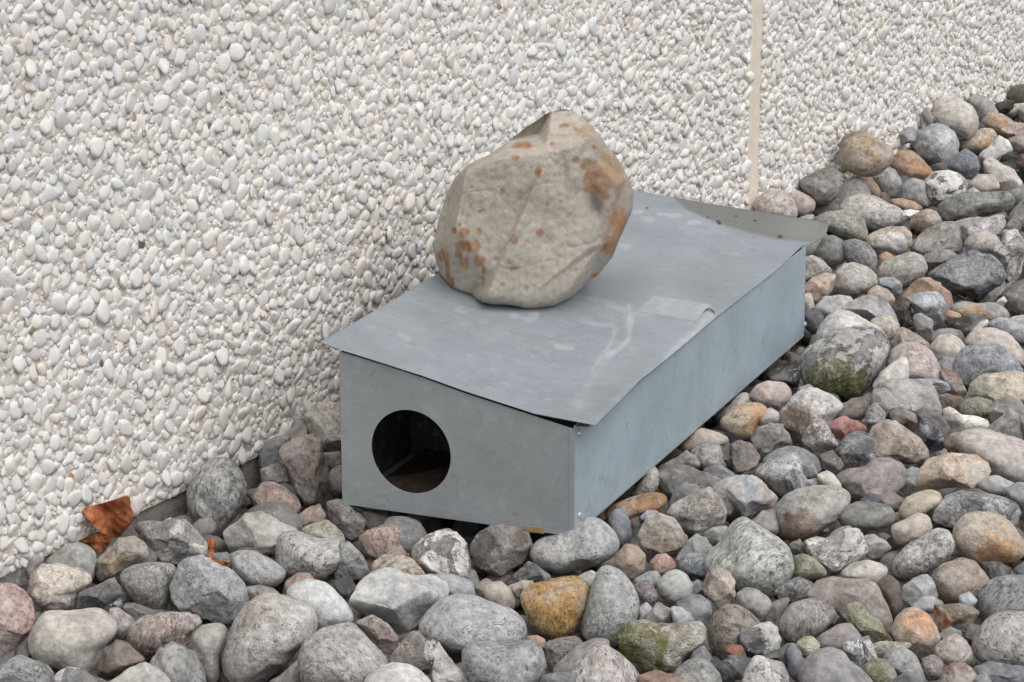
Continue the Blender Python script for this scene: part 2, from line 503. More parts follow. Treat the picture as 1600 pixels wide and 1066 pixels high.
box = bpy.data.objects.new("nest_box", None); COL.objects.link(box)
box.matrix_world = Matrix.Translation(BOX_O) @ BR.to_4x4()
tag(box, "galvanised sheet metal box with a round entrance hole and sloping lid beside the wall", "metal box")
TH = 0.0016


def plate(name, pts, thick, mat):
    """flat sheet: polygon pts (box coordinates) extruded by the vector thick"""
    n = len(pts); P = [np.array(p, float) for p in pts]; P += [p + np.array(thick) for p in P]
    F = [tuple(range(n)), tuple(range(2 * n - 1, n - 1, -1))] + [(i, (i + 1) % n + 0, (i + 1) % n + n, i + n) for i in range(n)]
    bm = bmesh.new(); vs = [bm.verts.new(p) for p in P]
    for q in F: bm.faces.new([vs[i] for i in q])
    bmesh.ops.recalc_face_normals(bm, faces=bm.faces[:])
    me = bpy.data.meshes.new(name); bm.to_mesh(me); bm.free(); me.materials.append(mat)
    o = bpy.data.objects.new(name, me); COL.objects.link(o); o.parent = box
    return o


# front sheet with the round hole
FRONT_PX = [(500, 534), (533, 546.5), (658, 586), (729, 611.5), (836, 646), (930, 664)]
hc = box_ray(642, 706, 1, 0.0); HR_ = 0.0690
tr_ = box_ray(897, 671, 1, 0.0)[2]
tops = [box_ray(px, py, 1, 0.0) for px, py in ((729, 615.5), (658, 589.5), (600, 570.5), (534, 549.5))]
outer = [(-BW, 0.0), (0.0, 0.0), (0.0, tr_), *[(p[0], p[2]) for p in tops[:3]], (-BW, tops[3][2])]
ang = set(np.linspace(-math.pi, math.pi, 97)[:-1].tolist())
for x, z in outer: ang.add(math.atan2(z - hc[2], x - hc[0]))
ang = sorted(ang); ring_i, ring_o = [], []
for a in ang:
    d = np.array([math.cos(a), math.sin(a)]); best = 9
    for k in range(len(outer)):
        p = np.array(outer[k]) - hc[[0, 2]]; q = np.array(outer[(k + 1) % len(outer)]) - hc[[0, 2]]; e = q - p
        den = d[0] * e[1] - d[1] * e[0]
        if abs(den) < 1e-12: continue
        tt = (p[0] * e[1] - p[1] * e[0]) / den; ss = (p[0] * d[1] - p[1] * d[0]) / den
        if tt > 0 and -1e-9 <= ss <= 1 + 1e-9: best = min(best, tt)
    ring_i.append(hc[[0, 2]] + d * HR_); ring_o.append(hc[[0, 2]] + d * best)
n = len(ang); V = []
for y in (0.0, TH):
    V += [(p[0], y, p[1]) for p in ring_i] + [(p[0], y, p[1]) for p in ring_o]
Fq = []
for i in range(n):
    k = (i + 1) % n
    Fq += [(i, k, n + k, n + i), (2 * n + k, 2 * n + i, 3 * n + i, 3 * n + k), (i, 2 * n + i, 2 * n + k, k), (n + k, 3 * n + k, 3 * n + i, n + i)]
fp = mesh_np("front_panel", V, Fq, M_ZINC, box, smooth=False)

sidep = plate("side_panel", [(0, 0.0017, 0.0), (0, BL, 0.0), (0, BL + 0.004, 0.02), (0, BL, BHR - 0.0008), (0, 0.0017, BHR - 0.0008)], (-TH, 0, 0), M_SIDE)
plate("side_flange", [(0.0003, 0.003, BHR - 0.0028), (0.0195, 0.010, BHR - 0.0025), (0.0155, 0.10, BHR - 0.0028), (0.0003, 0.55, BHR - 0.0028)], (0, 0, -TH), M_ZINC)
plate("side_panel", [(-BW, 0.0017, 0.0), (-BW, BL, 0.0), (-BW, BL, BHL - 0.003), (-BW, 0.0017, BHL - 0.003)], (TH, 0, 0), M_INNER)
plate("back_panel", [(-BW + 0.0017, BL - 0.002, 0.0), (-0.0017, BL - 0.002, 0.0), (-0.0017, BL - 0.002, BHR - 0.004), (-BW + 0.0017, BL - 0.002, BHL - 0.004)], (0, -TH, 0), M_ZINC)
plate("floor_panel", [(-BW - 0.004, -0.0045, -0.0003), (0.0008, -0.0045, -0.0003), (0.0008, BL, -0.0003), (-BW - 0.004, BL, -0.0003)], (0, 0, -0.0032), M_ZINC)
plate("bottom_flange", [(-BW - 0.003, -0.0046, -0.0035), (0.0006, -0.0046, -0.0035), (0.0006, -0.0046, 0.0035), (-BW - 0.003, -0.0046, 0.0035)], (0, 0.0012, 0), M_ZINC)
plate("corner_flange", [(-0.0003, -0.0012, 0.002), (-0.0003, -0.0012, tr_), (-0.0085, -0.0012, tr_ - 0.001), (-0.0085, -0.0012, 0.002)], (0, 0.001, 0), M_ZINC)
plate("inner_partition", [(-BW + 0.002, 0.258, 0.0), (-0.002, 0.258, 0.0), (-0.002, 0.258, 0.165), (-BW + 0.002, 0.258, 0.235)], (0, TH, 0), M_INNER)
plate("tape_scrap", [box_ray(816, 821, 1, -0.0055) , box_ray(848, 826, 1, -0.0055), box_ray(850, 834, 1, -0.0055), box_ray(822, 831, 1, -0.0055)], (0, 0.0008, 0), M_TAPE)
for px, py in ((905, 678), (906, 805), (1258, 507)):
    c = box_ray(px, py, 0, 0.0); v, f_ = ico(3)
    mesh_np("rivet", c + v * np.array([0.0032, 0.0062, 0.0056]), f_, M_RIVET, box)

# lid: a thin sheet, lifted a little at its front right corner and bent up along the rear edge
fold_px = [(1052, 312), (1067, 329), (1120, 353), (1172, 368), (1217, 377), (1253, 378)]
fold = np.array([box_lid_pt(*p)[:2] for p in fold_px])
rear_px = [(990, 298), (1090, 317), (1172, 331), (1255, 344), (1291, 349)]
rear = np.array([box_lid_pt(*p)[:2] for p in rear_px])
NU, NV = 190, 330
uu, vv = np.meshgrid(np.linspace(0, 1, NU), np.linspace(0, 1, NV), indexing='ij')
front_edge = np.array([box_ray(px, py, 1, -0.004) for px, py in FRONT_PX])
FLp, FRp = front_edge[0], front_edge[-1]
vgrid = np.where(vv < 0.9, vv * 1.04, 0.936 + (vv - 0.9) * 0.64)
y_front = np.full_like(uu, -0.004)
ratio = 0.31
xr_ = -0.447 + 0.450 * uu
sr_ = np.clip((xr_ + 0.30) / 0.28, 0, 1); L_rear = 0.034 * sr_ * sr_ * (3 - 2 * sr_)
y_rear = np.interp(xr_, np.r_[-0.5, rear[:, 0]], np.r_[1.222, rear[:, 1]]) - L_rear / ratio
Y = y_front + (y_rear - y_front) * vgrid
crn = box_ray(1291, 349, 1, 1.25); crf = box_ray(1255, 378, 1, 1.20)
x_left = FLp[0] + (-0.45 - FLp[0]) * vv
x_right = np.interp(Y, [0.0, 0.25, 0.66, 1.0, 1.20, 1.25], [FRp[0], 0.013, 0.003, 0.003, crf[0], crn[0]])
X = x_left + (x_right - x_left) * uu
yf = np.interp(X, [-0.5, -0.29, -0.25, -0.17, -0.10, -0.05, -0.014, 0.02], [1.26, 1.252, 1.205, 1.172, 1.168, 1.178, 1.205, 1.22])
k = np.clip((Y - yf) / np.maximum(y_rear - yf, 0.012), 0, 1)
lift = L_rear * (0.25 * k + 0.75 * k ** 1.5)
Z = BHL + (X + BW) / BW * (BHR - BHL) + 0.0010
lift_front = (np.interp(X, front_edge[:, 0], front_edge[:, 2]) - Z) * np.clip(1 - (Y + 0.004) / 0.55, 0, 1) ** 1.4
edge_r = np.clip(-X / 0.10, 0, 1) * np.clip((X + BW) / 0.1, 0, 1)
ripple = 0.0016 * np.sin(Y * 7 + X * 5) * np.clip(Y * 2, 0, 1) + 0.0009 * np.sin(Y * 17 + 1) * np.sin(X * 11)
Z = Z + lift + lift_front + np.maximum(ripple, 0) * edge_r
lidv = np.stack([X, Y, Z], -1).reshape(-1, 3)
idx = np.arange(NU * NV).reshape(NU, NV)
q = np.stack([idx[:-1, :-1], idx[1:, :-1], idx[1:, 1:], idx[:-1, 1:]], -1).reshape(-1, 4)
bot = lidv - np.array([0, 0, 0.0014])
NN = NU * NV
fb = q[:, ::-1] + NN
rim = []
loop = np.r_[idx[:, 0], idx[-1, 1:], idx[-2::-1, -1], idx[0, -2:0:-1]]
for a, b in zip(loop, np.roll(loop, -1)): rim.append((a, a + NN, b + NN, b))
# marks painted on the sheet: R white scuff and edge highlight, G brown grime and flap shade, B dark spot
wx, wy = project((np.concatenate([lidv]) @ BRn.T) + BOX_O)
mark = np.zeros((NN, 3))

streak = waves(np.c_[wx, wy, 0 * wx], 0.22, np.random.default_rng(8), 9)


def seg_dist(pts):
    d = np.full(NN, 1e9)
    for (x0, y0), (x1, y1) in zip(pts[:-1], pts[1:]):
        dx, dy = x1 - x0, y1 - y0; t = np.clip(((wx - x0) * dx + (wy - y0) * dy) / (dx * dx + dy * dy), 0, 1)
        d = np.minimum(d, np.hypot(wx - x0 - t * dx, wy - y0 - t * dy))
    return d


for pts, wd_, s in (([(983, 480), (986, 505), (982, 530), (968, 545), (948, 555)], 4.5, .55), ([(962, 515), (955, 535), (938, 560), (922, 582)], 4, .40), ([(906, 500), (930, 506), (958, 508)], 3, .30),
                    ([(900, 462), (940, 470), (985, 488), (1010, 492)], 4, .30), ([(870, 541), (892, 544)], 5, .5), ([(800, 492), (822, 498), (836, 495)], 5, .5), ([(715, 484), (728, 488)], 4, .45),
                    ([(625, 524), (640, 530)], 4, .35), ([(716, 482), (722, 482)], 4, .3), ([(990, 331), (1004, 332)], 2.5, .6), ([(1030, 335), (1066, 338)], 3, .5), ([(1076, 348), (1096, 347)], 3, .6), ([(1003, 340), (1020, 344)], 4, .35),
                    ([(970, 384), (980, 386)], 4, .4), ([(1128, 395), (1155, 398)], 3, .3), ([(880, 542), (884, 541)], 5, .4), ([(948, 555), (920, 610), (900, 640)], 9, .16), ([(1040, 560), (1075, 530), (1110, 495)], 6, .55), ([(930, 655), (1000, 595), (1040, 562)], 6, .18)):  # also paints the bright highlight along the right lid edge
    d = seg_dist(pts); mark[:, 0] = np.maximum(mark[:, 0], 0.62 * s * np.clip(1.4 - d / wd_ + 0.5 * streak, 0, 1))
# paler rectangle where a label used to be
quad = [(1022, 462), (1112, 476), (1086, 501), (996, 486)]
inside = np.ones(NN, bool)
for (x0, y0), (x1, y1) in zip(quad, quad[1:] + quad[:1]): inside &= ((x1 - x0) * (wy - y0) - (y1 - y0) * (wx - x0)) > 0
mark[inside, 0] = np.maximum(mark[inside, 0], 0.26 + 0.05 * streak[inside])
for x0, y0, rx, ry, s in ((960, 440, 90, 40, .35), (1190, 352, 70, 18, .35), (1000, 620, 90, 60, .22), (1090, 320, 60, 10, .3), (1120, 440, 90, 40, .18)):
    e_ = ((wx - x0) / rx) ** 2 + ((wy - y0) / ry) ** 2; mark[:, 1] = np.maximum(mark[:, 1], s * np.clip(1 - e_, 0, 1))
for x0, y0, r0 in ((1124, 349, 3), (1122, 346, 2.4), (1219, 370, 3.5), (1011, 325, 2), (1150, 338, 2), (1180, 345, 2), (1106, 340, 1.8)):
    mark[:, 2] = np.maximum(mark[:, 2], np.clip(1.6 - np.hypot(wx - x0, (wy - y0) * 1.5) / r0, 0, 1))
flapm = np.clip((Y - yf + 0.004) / 0.016, 0, 1).ravel()
mark[:, 1] = np.maximum(mark[:, 1], 0.8 * flapm)  # besides grime, paints the shade of the flap tilted away from the sky
lid = mesh_np("lid", np.concatenate([lidv, bot]), np.concatenate([q, fb, np.array(rim)]), M_LID, box, col=np.concatenate([mark, mark]))
# bent wire poking through the lid
pth = [box_lid_pt(*p) + np.array([0, 0, h]) for p, h in (((1098, 491), 0.0), ((1102, 488), .004), ((1108, 487), .005), ((1115, 489), .003), ((1117, 492), 0.0))]
V, Fq = [], []
for i, p in enumerate(pth):
    for a in range(8): V.append(p + np.array([0, math.cos(a * math.pi / 4), math.sin(a * math.pi / 4)]) * 0.0014)
for i in range(len(pth) - 1):
    for a in range(8): Fq.append((i * 8 + a, i * 8 + (a + 1) % 8, i * 8 + 8 + (a + 1) % 8, i * 8 + 8 + a))
mesh_np("wire_hook", V, Fq, M_RUST, box)

# brown bedding on the box floor, seen through the hole
NB = 40; bx, by = np.meshgrid(np.linspace(-0.385, -0.02, NB), np.linspace(0.03, 0.25, NB), indexing='ij')
bp = np.stack([bx, by, 0 * bx], -1).reshape(-1, 3); br = np.random.default_rng(3)
edge_ = np.minimum.reduce([bx - bx.min(), bx.max() - bx, by - by.min(), by.max() - by]).ravel()
bp[:, 2] = 0.001 + np.clip(edge_ * 0.6, 0, 0.02) * (1 + 0.5 * waves(bp, 40, br))
bi = np.arange(NB * NB).reshape(NB, NB)
bq = np.stack([bi[:-1, :-1], bi[1:, :-1], bi[1:, 1:], bi[:-1, 1:]], -1).reshape(-1, 4)
bed = mesh_np("bedding", bp @ BRn.T + BOX_O, bq, M_LITTER)
tag(bed, "dark brown litter on the floor inside the metal box", "litter", kind='stuff')

# ------------------------------------------------------------------ outlines traced as pixels, built as solid stones
def radial(poly, smooth):
    P = np.array(poly, float)
    x, y = P[:, 0], P[:, 1]; x2, y2 = np.roll(x, -1), np.roll(y, -1)
    cr = x * y2 - x2 * y; A = cr.sum() / 2
    c = np.array([((x + x2) * cr).sum(), ((y + y2) * cr).sum()]) / (6 * A)
    N = 720; th = np.linspace(-math.pi, math.pi, N, endpoint=False); d = np.stack([np.cos(th), np.sin(th)], 1)
    best = np.zeros(N)
    for k in range(len(P)):
        p = P[k] - c; e = P[(k + 1) % len(P)] - P[k]
        den = d[:, 0] * e[1] - d[:, 1] * e[0]; den = np.where(abs(den) < 1e-9, 1e-9, den)
        tt = (p[0] * e[1] - p[1] * e[0]) / den; ss = (p[0] * d[:, 1] - p[1] * d[:, 0]) / den
        ok = (tt > 0) & (ss >= -1e-6) & (ss <= 1 + 1e-6)
        best = np.where(ok, np.maximum(best, tt), best)
    best[best == 0] = best[best > 0].mean()
    kx = np.exp(-0.5 * (np.arange(-60, 61) / (smooth * 2.0)) ** 2); kx /= kx.sum()
    sm = np.convolve(np.r_[best[-60:], best, best[:60]], kx, 'valid')
    return c, np.r_[sm, sm[:1]], abs(A)


def rad_at(tab, th): return np.interp(th, np.linspace(-math.pi, math.pi, 721), tab)


# boulder on the lid
zoom = [(620, 85), (700, 62), (760, 75), (830, 130), (880, 190), (910, 250), (960, 310), (1010, 390), (1035, 460), (1030, 540), (1000, 620), (965, 690), (930, 770), (870, 850), (790, 910), (740, 960), (660, 1010), (580, 1025), (510, 1030), (440, 1010), (370, 1005), (300, 985), (240, 970), (170, 935), (130, 880), (100, 790), (85, 700), (100, 600), (130, 500), (180, 400), (235, 335), (300, 305), (360, 270), (430, 220), (520, 155)]


def zp(X, Y): return (650 + X * 0.3283, 150 + Y * 0.3283)


bc, btab, _ = radial([zp(*p) for p in zoom], 1.2)
r = np.random.default_rng(21)
v, f_ = ico(7)
rho = np.hypot(v[:, 0], v[:, 2]); th = np.arctan2(-v[:, 2], v[:, 0])
R_ = rad_at(btab, th)
sil = 1 + 0.010 * waves(v * [1, 0, 1], 9, r) + 0.006 * waves(v * [1, 0, 1], 24, r)
bxp = bc[0] + np.cos(th) * R_ * rho * sil; byp = bc[1] + np.sin(th) * R_ * rho * sil
ctl = [(235, 350, .035), (300, 340, .055), (400, 300, .06), (560, 262, .06), (700, 300, .065), (790, 335, .066), (450, 600, .135), (600, 500, .125), (400, 450, .115), (600, 380, .095), (300, 600, .115), (200, 700, .075), (330, 800, .125), (500, 850, .14),
       (700, 700, .13), (770, 600, .115), (800, 800, .10), (650, 900, .11), (540, 970, .08), (250, 900, .07), (420, 960, .08), (620, 210, .0), (580, 200, -.035), (520, 210, -.02), (720, 130, .01), (690, 230, .045), (450, 235, -.03), (640, 140, -.01),
       (850, 400, .085), (840, 520, .05), (820, 600, .07), (900, 640, .075), (900, 560, .065), (960, 500, .05), (940, 400, .05), (900, 300, .045), (850, 200, .03), (800, 260, .05), (880, 750, .06), (780, 200, .045), (180, 520, .03), (130, 700, .035), (130, 620, .02), (210, 440, .03), (180, 850, .05)]
ctl = np.array([(*zp(a, b), c) for a, b, c in ctl])
front = v[:, 1] > 0        # +y of the template looks to the camera

def facet(*pts):
    M = np.array([[*zp(a_, b_), 1.0] for a_, b_, _ in pts]); k_ = np.linalg.solve(M, np.array([c_ for _, _, c_ in pts]))
    return k_[0] * bxp + k_[1] * byp + k_[2]


def softmin(fs, k_): F_ = np.array(fs); lo = F_.min(0); return lo - np.log(np.exp(-(F_ - lo) * k_).sum(0)) / k_


block = softmin([facet((300, 600, .112), (600, 430, .108), (520, 880, .132)), facet((228, 400, .098), (165, 690, .098), (92, 740, .0)), facet((300, 318, .092), (610, 262, .092), (440, 190, -.03)),
                 facet((755, 320, .095), (800, 700, .104), (965, 520, .045)), facet((800, 740, .102), (600, 930, .118), (780, 930, .045)), facet((180, 800, .085), (345, 880, .118), (235, 965, .078)),
                 facet((380, 960, .112), (580, 985, .112), (480, 1035, .098)), facet((560, 640, .124), (640, 900, .122), (800, 620, .098)), facet((330, 860, .122), (480, 880, .130), (400, 1000, .104)), facet((100, 640, .01), (160, 690, .085), (130, 870, .02))], 1700.0)
lump = softmin([facet((640, 150, .03), (790, 150, .03), (720, 290, .082)), facet((590, 240, .035), (650, 100, .02), (540, 170, -.06)), facet((850, 200, .035), (940, 420, .07), (985, 300, .0)), facet((800, 300, .082), (900, 560, .072), (820, 620, .085)),
                facet((960, 420, .062), (930, 640, .058), (1040, 470, -.02)), facet((900, 700, .066), (820, 850, .066), (960, 760, .0)), facet((650, 80, .0), (760, 70, .0), (700, 120, .028))], 1500.0)
ledge = softmin([facet((430, 225, -.012), (590, 205, -.012), (500, 300, .03)), facet((400, 240, -.02), (590, 120, -.03), (380, 330, .03)), 0 * bxp + 0.022], 500.0)
S_ = np.maximum(np.maximum(block, lump), ledge)
zx0, zy0 = (bxp - 650) / 0.3283, (byp - 150) / 0.3283
S_ = S_ - 0.022 * np.exp(-((zx0 - 845) / 34) ** 2 - ((zy0 - 530) / 62) ** 2) - 0.010 * np.exp(-((zx0 - 700) / 22) ** 2 - ((zy0 - 350) / 60) ** 2) - 0.008 * np.exp(-((zx0 - 610) / 40) ** 2 - ((zy0 - 690) / 50) ** 2)
depth = np.maximum(S_, -0.02) * np.clip(1 - rho ** 30, 0, 1) ** 0.5
depth = np.where(front, depth, -0.15 * np.sqrt(np.clip(1 - rho ** 2, 0, 1)) ** 0.8)
zx_ = (bxp - 650) / 0.3283
P3 = np.stack([bxp * 0.00096, byp * 0.00096, depth], 1)
rough = 0.0022 * waves(P3, 60, r, 9) + 0.0010 * waves(P3, 150, r, 11) + 0.00045 * waves(P3, 420, r, 13)
pit = waves(P3, 230, r, 9); rough -= 0.0022 * np.clip(pit - 0.9, 0, 1)
chip = waves(P3, 38, r, 6); rough -= 0.0045 * np.clip(np.floor(chip * 1.6 + 0.4) * 0.5, 0, 1) * (zx_ > 640)
cre = np.abs(waves(P3, 45, r, 5)); rough -= 0.0016 * np.clip(0.07 - cre, 0, 1) / 0.07 * (waves(P3, 20, r) > 0.2)
depth = depth + rough * np.clip(1.1 - rho ** 6, 0, 1)
pa = box_lid_pt(720, 466); pb = box_lid_pt(868, 487)
A3 = BRn @ pa + BOX_O; B3 = BRn @ pb + BOX_O
pn = np.cross(B3 - A3, [0, 0, 1.0]); pn /= np.linalg.norm(pn)
dirs = FWD + np.outer((bxp - 800) / F_PX, RIGHT) - np.outer((byp - 533) / F_PX, UP)
tt = ((A3 - CAM) @ pn) / (dirs @ pn)
dn = dirs / np.linalg.norm(dirs, axis=1)[:, None]
wp = CAM + dirs * tt[:, None] - dn * (depth - 0.095)[:, None]
lb = (wp - BOX_O) @ BRn                                     # it stands flat on the sloping lid
lz = BHL + (lb[:, 0] + BW) / BW * (BHR - BHL) + 0.0035
lb[:, 2] = np.maximum(lb[:, 2], lz)
wp = lb @ BRn.T + BOX_O
# colour of the stone: warm grey beige, greyer towards the right, rusty lichen spots, ochre flank
zx, zy = (bxp - 650) / 0.3283, (byp - 150) / 0.3283
colr = np.tile(lin((188, 180, 168)), (len(v), 1))
mixv = np.clip(0.5 + 0.30 * waves(P3, 35, r) + 0.2 * waves(P3, 120, r), 0, 1)[:, None]
colr = colr * (1 - mixv) + mixv * lin((170, 163, 152))
spk = waves(P3, 520, r, 15); colr = colr * (1 - 0.16 * np.clip(spk - 0.5, 0, 1.5) + 0.10 * np.clip(-spk - 0.6, 0, 1))[:, None]
greyside = (np.clip((zx - 790) / 60, 0, 1) * 0.7)[:, None]
colr = colr * (1 - greyside) + greyside * lin((162, 157, 149))
spots = [(228, 652, 22, 22), (235, 715, 40, 26), (285, 715, 20, 28), (300, 785, 26, 26), (228, 790, 22, 24), (205, 740, 16, 40), (180, 640, 13, 15), (250, 570, 13, 16), (303, 648, 12, 20), (207, 615, 8, 9), (467, 685, 17, 18), (450, 787, 13, 12), (463, 822, 20, 13), (415, 897, 13, 13), (590, 652, 18, 16), (583, 360, 18, 28), (550, 340, 10, 8),
         (660, 375, 9, 8), (638, 398, 5, 5), (475, 292, 20, 10), (760, 303, 20, 15), (510, 237, 46, 17), (702, 142, 22, 12), (648, 230, 10, 12), (627, 512, 10, 10), (415, 450, 14, 12), (305, 550, 10, 6), (265, 435, 8, 6), (830, 330, 38, 26), (830, 400, 34, 46), (865, 440, 60, 30), (905, 480, 20, 16), (850, 370, 46, 18), (965, 600, 30, 62), (920, 710, 38, 44), (860, 855, 22, 12),
         (235, 952, 40, 16), (170, 895, 14, 30), (122, 760, 18, 26), (150, 820, 10, 70), (760, 158, 10, 8), (850, 245, 12, 8), (320, 860, 6, 60), (690, 500, 8, 6)]
jit = 0.14 * waves(P3, 190, r) + 0.12 * waves(P3, 420, r, 12)
mk = np.zeros(len(v))
for a, b, rx, ry in spots: mk = np.maximum(mk, np.clip((1.3 - np.hypot((zx - a) / rx, (zy - b) / ry) + jit) * 2.2, 0, 1))
mk *= front
oc = np.clip(0.55 + 0.55 * waves(P3, 330, r, 11), 0, 1)[:, None]
mkc = lin((142, 98, 64)) * (1 - oc) + oc * lin((164, 122, 88))
mk = mk * np.clip(0.86 + 0.22 * waves(P3, 480, r, 11), 0, 1)
colr = colr * (1 - 0.9 * mk[:, None]) + 0.9 * mk[:, None] * mkc
flank = np.clip((1.0 - np.minimum(np.hypot((zx - 930) / 100, (zy - 370) / 150), np.minimum(np.hypot((zx - 960) / 70, (zy - 620) / 130), np.hypot((zx - 800) / 90, (zy - 170) / 60) + 0.25)) + jit * 1.2) * 1.3, 0, 0.72)[:, None] * front[:, None]
colr = colr * (1 - flank) + flank * lin((166, 132, 102))
M_BOULDER = vcol_material("boulder_stone", 0.88, 430, 0.0035, 0.20, 0.3)
bo = wp.mean(0); bo[2] = wp[:, 2].min()
bld = mesh_np("boulder", wp - bo, f_, M_BOULDER, col=colr); bld.location = bo
tag(bld, "big beige boulder with rusty orange spots weighing down the metal lid", "boulder")

# ------------------------------------------------------------------ pebbles of the bed
TILE = {'A': (0, 800), 'B': (240, 600), 'C': (300, 800), 'D': (600, 800), 'E': (900, 800), 'F': (1200, 800), 'G': (960, 600), 'H': (1200, 560), 'I': (1200, 340), 'J': (1200, 110)}
BED_Z = -0.005


def make_pebble(line, i):
    tile, pts, typ, c1, c2, up, label = line.split('|')
    x0, y0 = TILE[tile]
    poly = [(x0 + 2.5 * float(p.split(',')[0]), y0 + 2.5 * float(p.split(',')[1])) for p in pts.split()]
    r = np.random.default_rng(1000 + i)
    kind, angular = typ[0], typ[1] == 'a'
    c, tab, area = radial(poly, 2.2 if angular else 6.0)
    rpx = math.sqrt(area / math.pi)
    n = 5 if rpx > 24 else 4 if rpx > 9 else 3
    v, f = ico(n)
    p = v.copy()
    # facets, mostly on the side one sees and on the top
    for _ in range(r.integers(14, 24) if angular else r.integers(2, 7) if kind != 'P' else r.integers(1, 4)):
        nn = r.normal(size=3); nn /= np.linalg.norm(nn)
        d = r.uniform(0.50, 0.85) if angular else r.uniform(0.76, 0.95)
        if abs(nn[1]) < 0.35: d = max(d, 0.96)
        elif abs(nn[1]) < 0.65: d = max(d, 0.86)
        p -= (np.maximum(0, p @ nn - d) * (0.97 if angular else 0.8))[:, None] * nn
    amp = 0.050 if angular else 0.026
    disp = 1 + amp * waves(v, 2.6, r) + amp * 0.55 * waves(v, 6.5, r) + amp * 0.28 * waves(v, 15, r, 9) + (amp * 0.20 * waves(v, 34, r, 11) if n > 3 else 0) - amp * (0.6 if angular else 0.25) * np.clip(0.12 - np.abs(waves(v, 4.5, r)), 0, 1) / 0.12 * (0.5 + 0.5 * np.sign(waves(v, 2.2, r)))
    if kind in 'FSB' and n > 3: disp -= 0.02 * np.clip(waves(v, 9, r) - 0.7, 0, 1)
    p = p * disp[:, None]
    th = np.arctan2(-v[:, 2], v[:, 0])
    R = rad_at(tab, th)
    plane = hit_z(c[0], c[1], BED_Z); depth = (plane - CAM) @ FWD
    m = depth / F_PX
    # against the wall: move forward until it only just touches
    half = rpx * m
    for _ in range(60):
        P = CAM + ray(*c) * depth
        if wall_dist(P) > 0.75 * half + 0.008: break
        depth -= 0.01
    depth -= 0.016 * float(up)
    P = CAM + ray(*c) * depth; m = depth / F_PX; half = rpx * m
    D = half * r.uniform(0.95, 1.25)
    wv = np.array([0.0, -math.cos(math.radians(8)), math.sin(math.radians(8))])      # towards the viewer, nearly level
    # the wall and the box stop a pebble: flatten its far side
    back = np.minimum(D, max(0.4 * half, wall_dist(P) * 1.6))
    cdep = p[:, 1] * np.where(p[:, 1] > 0, D, back)
    V = np.outer(p[:, 0] / np.maximum(np.abs(v[:, 0]), 1e-6) * np.abs(v[:, 0]) * R * m, RIGHT) + np.outer(p[:, 2] * R * m, UP) + np.outer(cdep, wv)
    o = mesh_np("pebble", V, f[:, ::-1] if False else f, STONE[kind])
    o.location = P
    def dull(c): return c * 0.74 + 0.26 * (c @ np.array([0.3, 0.55, 0.15]))
    def dull2(c): return c * 0.62 + 0.38 * (c @ np.array([0.3, 0.55, 0.15]))
    a1, a2 = dull(lin([float(x) for x in c1.split(',')])), dull2(lin([float(x) for x in c2.split(',')]))
    if 'ochre yellow' in label: a1, a2 = lin((196, 157, 98)), lin((160, 126, 84))
    tone = r.uniform(0.82, 1.20); a1, a2 = a1 * tone, a2 * tone
    o.color = (*(a1 * GAIN), 1)
    o['tint'] = [float(x) for x in a2 * GAIN]
    for key, (dx, dy, rp, which) in PATCH.items():
        if key in label:
            o[which + '_centre'] = [dx * m, -0.55 * half, -dy * m]; o[which + '_radius'] = rp * m
    tag(o, label, "pebble", "pebbles of the gravel bed")
    return o


GAIN = 1.12
# marks with a place of their own on a pebble: offset and radius in photograph pixels
PATCH = {'tall dark egg shaped pebble with white stripe': (-20, -6, 17, 'patch'), 'round pebble with a pale band': (16, -6, 24, 'patch'), 'bright moss patch': (-14, 24, 52, 'moss'), 'green mossy corner': (-42, 2, 52, 'moss'), 'an orange top right': (2, -34, 32, 'patch'), 'largest orange and white': (12, 24, 42, 'patch'), 'a bright orange face': (-30, 8, 24, 'patch'),
         'vivid orange lower edge': (6, 16, 26, 'patch'), 'with orange end near': (-30, -14, 20, 'patch'), 'a cream crust on top': (16, -34, 52, 'patch'), 'tan blocky pebble with a yellow spot': (6, 4, 22, 'patch'),
         'with a pale face below': (12, 0, 34, 'patch'), 'with a rust brown stain': (-16, 24, 44, 'patch'), 'with brown lower side': (-18, 30, 54, 'patch'), 'with a pale spot under': (6, 26, 26, 'patch'),
         'with a dark grey eye': (-20, 4, 30, 'patch'), 'tan layered flint with a white patch': (0, 4, 26, 'patch'), 'with pale centre left of': (0, 2, 24, 'patch'), 'with a dark fold left': (14, 18, 30, 'patch'), 'with ochre edge behind': (-14, 8, 26, 'patch')}
